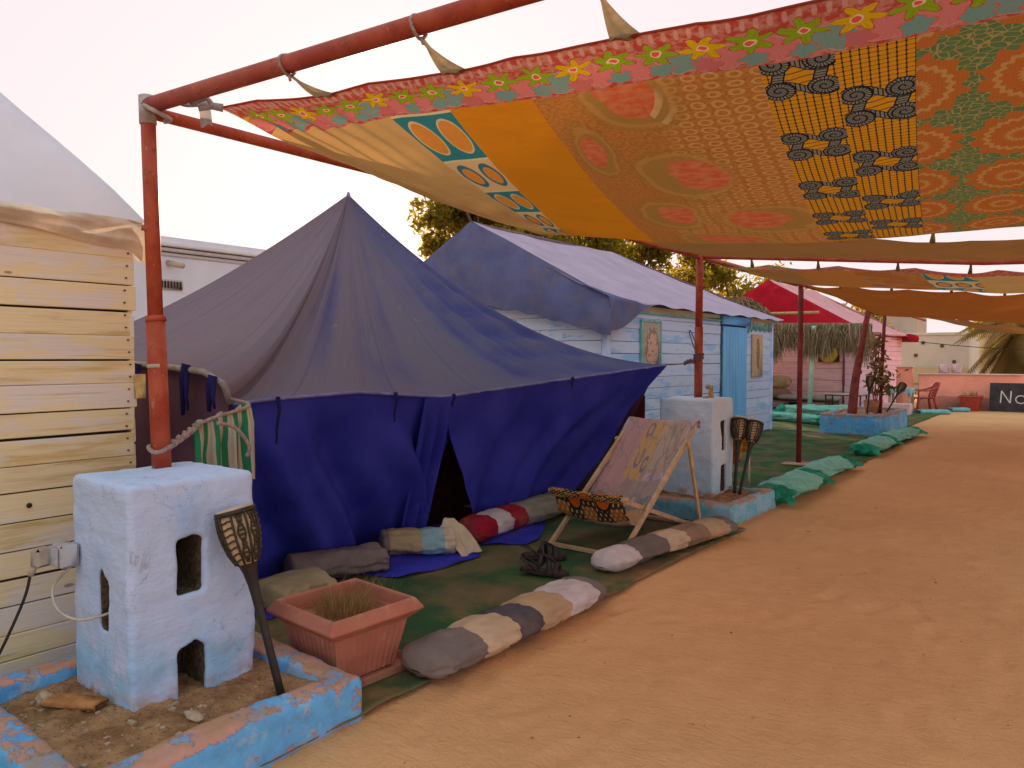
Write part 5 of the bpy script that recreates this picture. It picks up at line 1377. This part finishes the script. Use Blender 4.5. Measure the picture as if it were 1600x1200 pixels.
for i in range(8):
    for k in range(4): F.append((i * 4 + k, i * 4 + (k + 1) % 4, ((i + 1) % 8) * 4 + (k + 1) % 4, ((i + 1) % 8) * 4 + k))
rim = obj('pot_rim', (V, F), MT['terracotta'], pt, smooth=False)
md = rim.modifiers.new('bev', 'BEVEL'); md.width = 0.006; md.segments = 2
obj('saucer', frustum((PC[0] + 0.02, PC[1] + 0.03), 0.44, 0.475, 0.022, 0.065, PR, 0, 0.014, 8), MT['terracotta'], pt, smooth=False)
obj('soil', grid(lambda u, v: (PC[0] + (u - .5) * .445, PC[1] + (v - .5) * .445, 0.30 + 0.02 * nz(u * 6, v * 6) + 0.03 * math.exp(-((u - .5) ** 2 + (v - .45) ** 2) / .08)), 24, 24), MT['soil'], pt)
def deadgrass(r):
    a = r.uniform(0, 6.28); q = r.random() ** .7 * 0.13; x = PC[0] + q * math.cos(a) - 0.01; y = PC[1] + q * math.sin(a); L = r.uniform(.05, .16) * (1.5 if r.random() < .12 else 1); t = r.uniform(.1, 1.0)
    b = a + r.uniform(-.9, .9)
    return [(x, y, 0.295), (x + math.cos(b) * L * .3 * t, y + math.sin(b) * L * .3 * t, 0.295 + L * .6), (x + math.cos(b) * L * .8 * t, y + math.sin(b) * L * .8 * t, 0.295 + L * (1.0 - .35 * t))]
tag(obj('dead_grass', strands(620, deadgrass, (0.0015, 0.0032), 9), MT['drygrass'], pt), kind='stuff')
def weeds(r):
    x = -3.78 + r.gauss(0, .10); y = 3.25 + r.gauss(0, .10); L = r.uniform(.05, .16); b = r.uniform(0, 6.28)
    return [(x, y, 0.02), (x + math.cos(b) * L * .25, y + math.sin(b) * L * .25, L * .6), (x + math.cos(b) * L * .6, y + math.sin(b) * L * .6, L)]
tag(obj('dry_grass', strands(110, weeds, (0.0015, 0.003), 19), MT['drygrass']), 'sparse dry grass tufts behind the flower pot', 'grass', None, 'stuff')

# ------------------------------------------------------------------ garden torches
def torch_at(loc, top, label, src=None):
    loc, top = Vector(loc), Vector(top); ax = (top - loc).normalized()
    rot = ax.to_track_quat('Z', 'Y').to_euler(); rot = (Matrix.Translation((0, 0, 0)) @ ax.to_track_quat('Z', 'Y').to_matrix().to_4x4()).to_euler()
    if src is not None: return copy_tree(src, loc, rot, label)
    t = thing('garden_torch', label, 'torch', (0, 0, 0), 'lattice garden torches stuck in the kerb beds')
    obj('pole', lathe([(0.017, -0.05), (0.018, 0.10), (0.0175, 0.30), (0.021, 0.46), (0.024, 0.51), (0.031, 0.56), (0.042, 0.60), (0.050, 0.618)], 16), MT['black'], t)
    obj('diffuser', lathe([(0.044, 0.60), (0.064, 0.65), (0.077, 0.71), (0.081, 0.77), (0.077, 0.825)], 24), MT['torch_in'], t)
    prof = [(0.048, 0.60), (0.069, 0.65), (0.083, 0.71), (0.087, 0.77), (0.083, 0.83)]
    ds = []
    for k in range(9):                                               # solid ornamental panels and ribbed panels by turns
        a0 = 2 * math.pi * k / 9
        if k % 3 == 0:
            for q in range(7):
                z = 0.622 + 0.029 * q; r = interp(z, [p[1] for p in prof], [p[0] for p in prof])
                ds.append(tube([(r * math.cos(a0 + w), r * math.sin(a0 + w), z + 0.004 * math.sin(w * 9)) for w in np.linspace(-0.32, 0.32, 7)], 0.0040, 5))
        else:
            for q in range(11):
                z = 0.612 + 0.020 * q; r = interp(z, [p[1] for p in prof], [p[0] for p in prof])
                ds.append(tube([(r * math.cos(a0 + w), r * math.sin(a0 + w), z) for w in np.linspace(-0.14, 0.14, 4)], 0.0058, 5))
            for sgn in (-1, 1):
                ds.append(tube([(r_ * math.cos(a0 + sgn * .12 + sgn * .19 * math.sin(zz * 70) * .35), r_ * math.sin(a0 + sgn * .12 + sgn * .19 * math.sin(zz * 70) * .35), zz) for zz in np.linspace(.61, .82, 18) for r_ in [interp(zz, [p[1] for p in prof], [p[0] for p in prof])]], 0.0045, 5))
        ds.append(tube([(p[0] * math.cos(a0 + .35), p[0] * math.sin(a0 + .35), p[1]) for p in prof], 0.0055, 5))
    tag(obj('lattice', join(*ds), MT['torch_slat'], t), kind='stuff')
    obj('rim', lathe([(0.082, 0.818), (0.088, 0.822), (0.088, 0.836), (0.082, 0.840)], 28), MT['black'], t)
    obj('lid', lathe([(0.082, 0.836), (0.081, 0.846), (0.02, 0.849)], 28), MT['torch_lid'], t)
    t.location = loc; t.rotation_euler = rot
    return t
T0 = torch_at((-2.73, 1.86, 0.13), (-2.93, 1.765, 0.95), 'black lattice torch leaning in the nearest blue kerb bed')
torch_at((-2.98, 7.68, 0.13), (-3.02, 7.92, 0.97), 'lattice torch on the left of the pair behind the deckchair', T0)
torch_at((-2.92, 7.66, 0.13), (-2.86, 8.0, 0.95), 'lattice torch on the right of the pair behind the deckchair', T0)
torch_at((-3.75, 17.2, 0.38), (-3.72, 17.3, 1.2), 'upright torch beside the bare red trunk', T0)
torch_at((-3.52, 17.95, 0.40), (-3.26, 18.55, 1.10), 'leaning torch beside the climbing vine in the tall blue bed', T0)

# ------------------------------------------------------------------ deckchair
dc = thing('deckchair', 'pale wooden deckchair with faded patchwork sling facing the path', 'deckchair', (-3.2, 5.7, 0))
XL, XR = -3.56, -2.88
for x in (XL, XR):
    obj('rail', bar((x, 5.05, 0.02), (x, 6.46, 0.985), 0.042, 0.030, 0.004, (1, 0, 0)), MT['wood'], dc, smooth=False)
    xi = x + (0.04 if x == XL else -0.04)
    obj('rail', bar((xi, 6.50, 0.02), (xi, 5.12, 0.47), 0.040, 0.028, 0.004, (1, 0, 0)), MT['wood'], dc, smooth=False)
    xo = x + (-0.035 if x == XL else 0.035)
    obj('prop', bar((xo, 6.50, 0.02), (xo, 6.22, 0.84), 0.040, 0.024, 0.004, (1, 0, 0)), MT['wood'], dc, smooth=False)
obj('foot_bar', bar((XL - .02, 5.06, 0.035), (XR + .02, 5.06, 0.035), 0.040, 0.032, 0.004), MT['wood'], dc, smooth=False)
obj('foot_bar', bar((XL - .02, 6.48, 0.045), (XR + .02, 6.48, 0.045), 0.036, 0.030, 0.004), MT['wood'], dc, smooth=False)
obj('seat_bar', tube([(XL - .05, 5.12, 0.475), (XR + .03, 5.12, 0.475)], 0.021, 10), MT['wood'], dc)
obj('top_bar', tube([(XL - .02, 6.45, 0.985), (XR + .02, 6.45, 0.985)], 0.020, 10), MT['wood'], dc)
SP = curve([(0, 6.48, 0.95), (0, 6.46, 1.012), (0, 6.40, 0.985), (0, 6.12, 0.735), (0, 5.84, 0.50), (0, 5.60, 0.315), (0, 5.38, 0.235), (0, 5.21, 0.30), (0, 5.115, 0.495), (0, 5.095, 0.485), (0, 5.11, 0.44)], 10)
def sling(u, v):
    k = v * (len(SP) - 1); i = min(len(SP) - 2, int(k)); p = SP[i].lerp(SP[i + 1], k - i)
    mid = math.sin(math.pi * u); dz = -0.045 * mid * math.sin(math.pi * min(1, max(0, v * 1.08 - .04)))
    wob = 0.008 * nz(u * 6, v * 9, 0.4) + 0.006 * math.sin(v * 60 + u * 4) * sstep(.55, .75, v) * (1 - sstep(.85, .95, v))
    x = lerp(XL - 0.015 + .02 * math.sin(v * 20) * .3, XR + 0.035 - 0.05 * sstep(.08, .35, v), u)
    return (x, p.y + wob, p.z + dz + wob), (u, min(1, v))
sl_ = obj('sling', grid(sling, 50, 110), MT['chaircloth'], dc)
md = sl_.modifiers.new('thick', 'SOLIDIFY'); md.thickness = 0.004

# ------------------------------------------------------------------ sandals
def sandal(loc, rz, label, seed, tip=0.0):
    t = thing('sandal', label, 'sandal', (0, 0, 0), 'pair of black sandals by the bolster')
    out = [(-0.02, -0.14), (0.03, -0.135), (0.042, -0.06), (0.036, 0.0), (0.052, 0.08), (0.03, 0.135), (-0.01, 0.145), (-0.048, 0.10), (-0.046, 0.03), (-0.034, -0.03), (-0.044, -0.10)]
    C = curve([(a, b, 0) for a, b in out + out[:1]], 4)[:-1]; n = len(C)
    V = [(p.x, p.y, z + 0.018 * sstep(0.02, -0.1, p.y)) for z in (0.0, 0.020) for p in C]
    obj('sole', (V, [tuple(range(n))[::-1], tuple(range(n, 2 * n))] + [(i, (i + 1) % n, n + (i + 1) % n, n + i) for i in range(n)]), MT['leather'], t, smooth=False)
    V = [(p.x * .88, p.y * .92, z + 0.018 * sstep(0.02, -0.1, p.y)) for z in (0.0205, 0.025) for p in C]
    obj('insole', (V, [tuple(range(n, 2 * n))] + [(i, (i + 1) % n, n + (i + 1) % n, n + i) for i in range(n)]), MT['insole'], t, smooth=False)
    def band(P, w, nm='strap'):
        c = curve(P, 6); V, F = [], []
        for i, p in enumerate(c):
            d = (c[min(i + 1, len(c) - 1)] - c[max(i - 1, 0)]).normalized(); s = d.cross(Vector((0, 0, 1)));
            if s.length < .1: s = Vector((0, 1, 0))
            s = Vector((0, 1, 0)) if abs(d.y) < .8 else Vector((0, 0, 1)); nrm = d.cross(s).normalized() * 0.0025
            for e in (-1, 1):
                for f_ in (-1, 1): V.append(p + s * w * e * .5 + nrm * f_)
        for i in range(len(c) - 1):
            a, b = 4 * i, 4 * i + 4
            for q in ((0, 1), (1, 3), (3, 2), (2, 0)): F.append((a + q[0], a + q[1], b + q[1], b + q[0]))
        obj(nm, (V, F), MT['leather'], t)
    band([(-0.046, 0.085, 0.01), (-0.03, 0.08, 0.062), (0.01, 0.075, 0.072), (0.05, 0.07, 0.01)], 0.030)
    band([(-0.044, 0.03, 0.01), (-0.028, 0.025, 0.082), (0.008, 0.03, 0.09), (0.042, 0.03, 0.01)], 0.026)
    band([(-0.044, -0.04, 0.03), (-0.042, -0.09, 0.075), (-0.005, -0.135, 0.095), (0.038, -0.09, 0.08), (0.042, -0.035, 0.03)], 0.022, 'heel_strap')
    band([(-0.04, -0.03, 0.03), (-0.032, 0.0, 0.085), (0.005, -0.01, 0.125), (0.035, -0.02, 0.085), (0.04, -0.03, 0.03)], 0.020, 'ankle_strap')
    band([(0.0, 0.10, 0.055), (0.004, 0.05, 0.094), (0.004, 0.0, 0.122)], 0.016, 'centre_strap')
    t.location = loc; t.rotation_euler = (tip, 0, rz); t.scale = (1.3, 1.25, 1.15)
    return t
sandal((-3.10, 4.33, 0.028), R(-62), 'black strappy sandal nearest the path', 1)
sandal((-3.34, 4.66, 0.028), R(-40), 'black strappy sandal behind its fellow, toward the red bolster', 2)

# ------------------------------------------------------------------ things on and behind the second pillar
cl = thing('wooden_cleat', 'small T shaped wooden cleat on top of the white pillar', 'cleat', (-3.25, 7.62, 1.17))
obj('stem', box((-3.22, 7.60, 1.215), (0.04, 0.04, 0.11), bev=0.005), MT['rawwood'], cl)
obj('arm', box((-3.24, 7.60, 1.285), (0.06, 0.26, 0.045), rz=R(30), bev=0.015), MT['rawwood'], cl)
obj('foot', box((-3.24, 7.58, 1.175), (0.12, 0.10, 0.03), rz=R(20), bev=0.008), MT['rawwood'], cl)
ot = obj('orange_towel', join(grid(lambda u, v: ((lerp(-3.40, -3.12, u) + 0.03 * math.sin(u * 14 + v * 2), 8.30 + 0.05 * math.sin(u * 11) * v - .05 * v, 0.97 - 0.05 * u - 0.58 * v * (0.75 + .25 * math.sin(u * 3))), (u, v)), 30, 24),
                          grid(lambda u, v: ((lerp(-3.40, -3.12, u) + 0.02 * math.sin(u * 14), 8.30 + 0.07 * v, 0.97 - 0.05 * u - 0.4 * v), (u, v)), 20, 10)), MT['orange_towel'])
tag(ot, 'orange and brown checked towel hanging behind the white pillar', 'towel')
cr = thing('towel_rack', 'thin pale drying rail behind the white pillar', 'rail', (-3.25, 8.3, 0))
obj('rail', tube([(-3.46, 8.31, 0.965), (-3.02, 8.31, 0.905)], 0.013, 8), MT['pale_wood'], cr)
for x, z in ((-3.44, .965), (-3.06, .91)): obj('leg', tube([(x, 8.33, 0.015), (x, 8.31, z)], 0.014, 8), MT['pale_wood'], cr)

# ------------------------------------------------------------------ porch furniture and the tall blue bed
pb = thing('pallet_bench', 'low pallet bench against the pink wall', 'bench', (-7.2, 23.2, 0))
for k in range(5): obj('slat', box((-7.2, 22.7 + 0.22 * k, 0.30), (2.6, 0.16, 0.025), bev=0.004), MT['bark'], pb, smooth=False)
for x in (-8.35, -7.2, -6.0): obj('bearer', box((x, 23.15, 0.15), (0.12, 1.0, 0.25), bev=0.004), MT['bark'], pb, smooth=False)
def cushion(label, c, s, mt, rot=0.0, tilt=0.0):
    def fn(u, v):
        a, b = u * 2 * math.pi, (v - .5) * math.pi
        e = lambda q, p: math.copysign(abs(q) ** p, q)
        x = e(math.cos(b), .5) * e(math.cos(a), .45); y = e(math.cos(b), .5) * e(math.sin(a), .45); z = e(math.sin(b), .8)
        k = 1 + 0.06 * nz(x + c[0], y, z + c[1], 2)
        q = Matrix.Rotation(rot, 3, 'Z') @ Matrix.Rotation(tilt, 3, 'X') @ Vector((x * s[0] / 2 * k, y * s[1] / 2 * k, z * s[2] / 2 * k * (1 - .35 * (x * x + y * y) ** 2 * .5)))
        return tuple(Vector(c) + q)
    return tag(obj('cushion', grid(fn, 28, 14), MT[mt]), label, 'cushion', 'cushions on the pallet bench')
cushion('flat grey cushion on the middle of the pallet bench', (-7.0, 23.1, 0.41), (1.1, 0.9, 0.2), 'grey_cushion')
cushion('grey bolster cushion at the right end of the pallet bench', (-6.15, 23.1, 0.40), (0.7, 0.85, 0.2), 'grey_cushion')
cushion('brown cushion under the tan one by the blue cabin', (-7.75, 23.3, 0.50), (0.9, 0.6, 0.36), 'brown_cushion', .1)
cushion('tan cushion on top of the pile by the blue cabin', (-7.72, 23.35, 0.86), (0.85, 0.5, 0.36), 'tan_cushion', .1, .3)
tag(obj('floor_mat', grid(lambda u, v: (lerp(-8.6, -6.6, u), lerp(21.6, 22.5, v), 0.06 + .012 * nz(u * 5, v * 4)), 20, 10), MT['violet']), 'violet floor mat before the pallet bench', 'mat')
tb = thing('low_table', 'low dark metal table by the pink wall', 'table', (-5.35, 22.0, 0))
obj('tabletop', box((-5.35, 22.0, 0.60), (0.95, 0.75, 0.035), bev=0.006), MT['far_tan'], tb)
obj('frame', join(*[bar(a, b, .03, .03) for a, b in (((-5.81, 21.64, .575), (-4.89, 21.64, .575)), ((-5.81, 22.36, .575), (-4.89, 22.36, .575)), ((-5.81, 21.64, .575), (-5.81, 22.36, .575)), ((-4.89, 21.64, .575), (-4.89, 22.36, .575)))]), MT['metal_dark'], tb, smooth=False)
for x in (-5.80, -4.90):
    for y in (21.65, 22.35): obj('leg', box((x, y, 0.29), (.035, .035, .56)), MT['metal_dark'], tb, smooth=False)
cp = thing('clay_pot', 'small clay pot holding a climbing vine in the tall blue bed', 'flower pot', (-3.72, 17.55, 0.38))
obj('pot_body', lathe([(0.13, 0.0), (0.17, 0.10), (0.195, 0.30), (0.19, 0.31), (0.16, 0.28)], 20, (-3.72, 17.6, 0.38)), MT['terracotta_old'], cp)
vn = thing('climbing_vine', 'dusty vine with withered leaves climbing the thin post', 'plant', (-3.6, 17.5, 0.6))
obj('stem', join(*[tube(curve([(-3.70 + .02 * k, 17.58, .62), (-3.72 + .06 * k, 17.5, 1.1), (-3.62 - .05 * k, 17.5, 1.6), (-3.58, 17.5, 2.15)], 8), 0.012, 5) for k in range(3)]), MT['bark'], vn)
def leaves(n, gen, size, seed, up=0.3):
    r = random.Random(seed); V, F, A = [], [], []
    for k in range(n):
        p = Vector(gen(r)); s = r.uniform(*size); nrm = Vector((r.gauss(0, 1), r.gauss(0, 1), r.gauss(0, 1) + up)).normalized()
        t = nrm.cross(Vector((r.gauss(0, 1), r.gauss(0, 1), r.gauss(0, 1)))).normalized(); b = nrm.cross(t); c = r.random(); i = len(V)
        V += [p - t * s, p - b * s * .42 + nrm * s * .1, p + t * s, p + b * s * .42 + nrm * s * .1]; A += [(c, 0, 0)] * 4; F.append((i, i + 1, i + 2, i + 3))
    return V, F, {'uvw': np.array(A)}
obj('foliage', leaves(170, lambda r: (lambda z: (-3.64 + r.gauss(0, .12) * (1.3 if z < 1.3 else .8), 17.5 + r.gauss(0, .14), z))(r.uniform(.8, 2.1)), (.05, .11), 3), MT['vine_dry'], vn)
obj('foliage', leaves(90, lambda r: (-3.52 + r.gauss(0, .17), 17.6 + r.gauss(0, .14), r.uniform(.8, 1.35)), (.05, .10), 4), MT['vine'], vn)
rock('stone', 'round stone beside the clay pot in the tall blue bed', (-3.62, 17.0, 0.41), (0.09, 0.07, 0.05), 31)
rock('stone', 'small stone at the left of the tall blue bed', (-4.1, 16.75, 0.42), (0.06, 0.05, 0.045), 33)

# ------------------------------------------------------------------ far end of the path
fw = thing('boundary_wall', 'long salmon pink wall closing the far end of the path', 'wall', (0, 26.6, 0))
obj('wall_body', box((4.4, 26.75, 0.54), (17.4, 0.26, 1.10), bev=0.01), MT['pinkwall'], fw)
obj('coping', box((4.4, 26.75, 1.105), (17.5, 0.32, 0.05), bev=0.01), MT['coping'], fw)
for i, x in enumerate((-3.62, -3.27)):
    v, f = box((x, 26.72, 1.27), (0.26, 0.24, 0.28), bev=0.03)
    b = thing('wall_block', ('left' if i == 0 else 'right') + ' of the two small pink blocks standing on the boundary wall', 'block', (x, 26.72, 1.13), 'pink blocks on the boundary wall')
    obj('block_body', (v, f), MT['pinkblock'], b)
gp = thing('gate_pier', 'orange lit pier at the corner of the pink cabin', 'pier', (-4.75, 26.7, 0))
obj('pier_body', box((-4.72, 26.75, 0.65), (0.45, 0.30, 1.30), bev=0.015), MT['pinkwall'], gp)
obj('pier_cap', box((-4.72, 26.75, 1.33), (0.5, 0.36, 0.06), bev=0.012), MT['coping'], gp)
sg = thing('sign_board', 'dark board lettered No leaning on the salmon wall', 'sign', (-0.6, 26.45, 0))
tilt = Matrix.Rotation(R(-7), 3, 'X')
SB = Vector((-2.35, 26.30, 0.03))
def sgp(x, z, y=0.0): return SB + tilt @ Vector((x, y, z))
v, f = box((1.3, 0.0, 0.42), (2.6, 0.05, 0.84), bev=0.006)
obj('board_panel', ([SB + tilt @ q for q in v], f), MT['sign'], sg, smooth=False)
def stroke(pts, w=0.034):
    ds = []
    for a, b in zip(pts[:-1], pts[1:]):
        a3, b3 = sgp(a[0], a[1], -0.030), sgp(b[0], b[1], -0.030); ds.append(bar(a3, b3, w, 0.008, 0.0, (0, -1, 0)))
    return join(*ds)
obj('letter', stroke([(0.28, 0.24), (0.30, 0.60)], .032), MT['chalk'], sg, smooth=False)
obj('letter', stroke([(0.30, 0.60), (0.52, 0.24)], .030), MT['chalk'], sg, smooth=False)
obj('letter', stroke([(0.52, 0.24), (0.54, 0.60)], .032), MT['chalk'], sg, smooth=False)
obj('letter', stroke([(0.78 + 0.125 * math.cos(a), 0.355 + 0.115 * math.sin(a)) for a in np.linspace(0, 6.2832, 21)], .030), MT['chalk'], sg, smooth=False)
rp = thing('trough_planter', 'red trough planter with dry twigs against the salmon wall', 'planter', (-2.9, 26.3, 0))
obj('trough', frustum((-2.82, 26.25), 0.42, 0.56, 0.01, 0.44, 0.0, 0, 0.03, 4), MT['red_plastic'], rp, smooth=False)
obj('trough_rim', box((-2.82, 26.25, 0.445), (0.62, 0.60, 0.035), bev=0.01), MT['red_plastic'], rp)
obj('twigs', strands(60, lambda r: (lambda x, y, h: [(x, y, .44), (x + r.uniform(-.03, .03), y, .44 + h * .6), (x + r.uniform(-.08, .08), y, .44 + h)])(r.uniform(-3.05, -2.6), r.uniform(26.05, 26.45), r.uniform(.05, .22)), (.006, .012), 8), MT['thatch'], rp)
# plastic armchair
ch = thing('plastic_chair', 'red plastic armchair by the salmon wall, facing the little table', 'chair', (-3.85, 24.7, 0))
CX, CY = -3.85, 24.75
CM = Matrix.Rotation(R(-62), 3, 'Z')     # chair local: +y is its back
def cpt(x, y, z): q = CM @ Vector((x, y, z)); return (CX + q.x, CY + q.y, z)
obj('seat', grid(lambda u, v: cpt((u - .5) * .46, (v - .5) * .44, .43 + .02 * (2 * u - 1) ** 2 - .025 * v), 10, 10), MT['red_plastic'], ch)
obj('seat_rim', tube([cpt(a * .235, b * .225, .42) for a, b in ((-1, -1), (1, -1), (1, 1), (-1, 1))], .022, 8, closed=True), MT['red_plastic'], ch)
for a, b in ((-1, -1), (1, -1), (1, 1), (-1, 1)):
    obj('leg', tube([cpt(a * .22, b * .21, .43), cpt(a * .25, b * .25, .22), cpt(a * .275, b * .28, .01)], [.045, .040, .032], 8), MT['red_plastic'], ch)
obj('backrest', grid(lambda u, v: cpt((u - .5) * (.44 - .08 * v), .20 + .14 * v + .05 * math.cos((u - .5) * 3) * -1 + .04, .46 + .40 * v), 12, 10), MT['red_plastic'], ch)
obj('back_rim', tube(curve([cpt(-.22, .20, .45), cpt(-.22, .30, .72), cpt(-.15, .37, .86), cpt(0, .40, .88), cpt(.15, .37, .86), cpt(.22, .30, .72), cpt(.22, .20, .45)], 6), .022, 8), MT['red_plastic'], ch)
for a in (-1, 1): obj('armrest', tube(curve([cpt(a * .22, .30, .74), cpt(a * .26, .05, .66), cpt(a * .27, -.20, .65), cpt(a * .25, -.24, .58), cpt(a * .235, -.22, .42)], 6), .024, 8), MT['red_plastic'], ch)
st = thing('small_table', 'small cream legged table with a teal cloth beside the red chair', 'table', (-4.35, 24.4, 0))
obj('tabletop', box((-4.40, 24.4, 0.70), (0.62, 0.6, 0.035), bev=0.006), MT['pale_wood'], st)
for x in (-4.66, -4.14):
    for y in (24.15, 24.65): obj('leg', box((x, y, 0.35), (.07, .07, .68), bev=.006), MT['pale_wood'], st, smooth=False)
tag(obj('table_cloth', grid(lambda u, v: (lerp(-4.75, -4.05, u), lerp(24.05, 24.75, v), 0.725 - 0.16 * max(0, abs(u - .5) * 2 - .86) / .14 * .8 - 0.14 * max(0, abs(v - .5) * 2 - .86) / .14 + .012 * nz(u * 5, v * 5)), 24, 24), MT['sk_blue']), 'crumpled teal cloth on the small table', 'cloth')
pl = thing('pink_plinth', 'low pink plinth in front of the small table', 'plinth', (-4.4, 23.4, 0))
obj('plinth_body', box((-4.35, 23.2, 0.16), (0.85, 0.5, 0.32), bev=0.02), MT['pinkblock'], pl)
for i, (x0, x1, y, lb) in enumerate(((-3.9, -3.1, 24.1, 'nearer of two teal painted slabs edging the far carpet'), (-3.3, -2.8, 25.6, 'farther of two teal painted slabs edging the far carpet'))):
    t = thing('teal_slab', lb, 'slab', ((x0 + x1) / 2, y, 0), 'teal slabs at the far carpet edge')
    obj('slab_body', box(((x0 + x1) / 2, y, 0.07), (x1 - x0, 0.35, 0.11), rz=R(28), bev=.02), MT['teal_edge'], t)

# ------------------------------------------------------------------ beyond the wall
def far_box(name, label, parts):
    r = thing(name, label, 'building', tuple(parts[0][1]))
    for (nm, c, s, mt) in parts: obj(nm, box(c, s, bev=0.02), MT[mt], r, smooth=False)
    return r
fb = far_box('far_building', 'low white building with small vents beyond the salmon wall', [('wall', (-6.9, 42.0, 1.35), (5.0, 4.0, 2.7), 'far_white'), ('parapet', (-6.9, 42.0, 2.76), (5.1, 4.1, 0.14), 'far_white'), ('plinth', (-6.9, 39.93, 0.8), (5.0, 0.12, 0.8), 'far_cream')])
for x, z in ((-6.3, 2.35), (-6.6, 1.75), (-5.0, 1.45), (-5.5, 2.2)): obj('vent', box((x, 39.97, z), (0.14, 0.06, 0.14), bev=.01), MT['bark'], fb)
far_box('far_building', 'square tan tower house beyond the pink cabin', [('wall', (-9.2, 46.0, 2.0), (3.6, 4.0, 4.0), 'far_tan'), ('parapet', (-9.2, 46.0, 4.05), (3.7, 4.1, 0.12), 'far_cream')])
far_box('far_building', 'cream house with grey roof edge far beyond the salmon wall', [('wall', (-4.4, 58.0, 1.5), (5.0, 5.0, 3.0), 'far_cream'), ('roof', (-4.4, 58.0, 3.1), (5.3, 5.3, 0.2), 'far_tan')])
far_box('far_building', 'orange house half hidden by the palm', [('wall', (-1.6, 52.0, 1.1), (3.2, 4.0, 2.2), 'far_orange'), ('parapet', (-1.6, 52.0, 2.26), (3.3, 4.1, 0.12), 'coping')])
tag(obj('overhead_cable', tube(curve([(-5.6, 29.0, 2.30), (-3.0, 29.5, 1.98), (0.5, 30.0, 1.78), (4, 30.5, 1.8)], 10), 0.013, 5), MT['cable']), 'thin overhead cable sagging above the salmon wall', 'cable')

# ------------------------------------------------------------------ trees
def tree(label, x, y, h, crown, seed, n=5200, name='shade_tree', leaf='leaf', grp='shade trees behind the cabins'):
    r = random.Random(seed)
    root = thing(name, label, 'tree', (x, y, 0), grp)
    ds = [tube(curve([(x, y, 0), (x + .1, y, h * .25), (x + r.uniform(-.3, .3), y + r.uniform(-.3, .3), h * .5), (x + r.uniform(-.5, .5), y, h * .72)], 6), [0.26 - 0.0085 * i for i in range(19)], 10)]
    cl_ = []
    for k in range(34):
        a = r.uniform(0, 6.28); q = r.random() ** .45; zz = r.uniform(-1, 1)
        s = math.sqrt(max(0, 1 - zz * zz * .8))
        cl_.append(Vector((x + crown[0] * q * s * math.cos(a), y + crown[1] * q * s * math.sin(a), crown[2] + crown[3] * zz * r.uniform(.7, 1.05))))
    for c in cl_[::3]:
        b = Vector((x + r.uniform(-.2, .2), y + r.uniform(-.2, .2), h * r.uniform(.3, .6)))
        m_ = b.lerp(c, .5) + Vector((0, 0, .3)); ds.append(tube(curve([b, m_, c], 5), [0.09 - .007 * i for i in range(11)], 6))
    obj('trunk', join(*ds), MT['bark'], root)
    rad = [r.uniform(.45, 1.0) for _ in cl_]
    def gen(rr):
        i = rr.randrange(len(cl_)); d = Vector((rr.gauss(0, 1), rr.gauss(0, 1), rr.gauss(0, .8))).normalized() * rad[i] * (rr.random() ** .5)
        return cl_[i] + d
    obj('crown', leaves(int(n * 1.35), gen, (.10, .21), seed + 50, .5), MT[leaf], root, smooth=False)
    return root
tree('leafy tree rising behind the blue tent peak', -15.8, 18.8, 7.2, (2.7, 2.7, 5.5, 2.5), 11, 7000)
tree('leafy tree behind the ridge of the blue cabin', -16.5, 23.6, 7.6, (3.2, 3.2, 5.4, 2.6), 12, 7500)
tree('leafy tree behind the far end of the blue cabin', -15.5, 29.0, 7.4, (3.4, 3.2, 5.0, 2.5), 13, 7000)
tree('leafy tree behind the thatch heap of the pink cabin', -13.0, 33.0, 6.6, (3.2, 3.0, 4.4, 2.2), 14, 6500)
tree('small tree behind the far white building', -6.2, 66.0, 4.8, (1.4, 1.4, 4.0, .8), 15, 900, grp='distant trees over the roofs')
tree('pale bush top beside the tan tower house', -9.0, 40.5, 4.4, (0.9, .9, 3.6, .6), 16, 700, grp='distant trees over the roofs')
def palm(label, x, y, hc, L, seed):
    r = random.Random(seed); root = thing('palm_tree', label, 'tree', (x, y, 0))
    obj('trunk', tube([(x, y, 0), (x + .1, y, hc * .5), (x, y, hc)], [.26, .22, .24], 12), MT['bark'], root)
    for k in range(64):
        a = r.uniform(0, 6.28); up = r.uniform(-1.2, 1.0); l = L * r.uniform(.8, 1.1)
        V, F, A = [], [], []; P = []
        for i in range(29):
            t = i / 28; rr = l * t * math.cos(up * (1 - t * .3)) * .9; zz = l * (math.sin(up) * t - .62 * t * t)
            P.append(Vector((x + rr * math.cos(a), y + rr * math.sin(a), hc + zz)))
        side = Vector((-math.sin(a), math.cos(a), 0)); c = r.random()
        V = list(P); A = [(c, 0, 0)] * 29
        for i in range(1, 29):
            d = (P[i] - P[i - 1]).normalized()
            for sg_ in (-1, 1):
                ll = l * .24 * math.sin(math.pi * min(.97, .12 + i / 32)); q = P[i] + side * sg_ * ll * .75 + d * ll * .55 + Vector((0, 0, -ll * .35))
                F.append((i - 1, i, len(V))); V.append(q); A.append((c, 0, 0))
        obj('frond', (V, F, {'uvw': np.array(A)}), MT['palm_leaf'], root, smooth=False)
palm('drooping date palm beyond the salmon wall', -2.3, 36.5, 2.75, 3.0, 5)
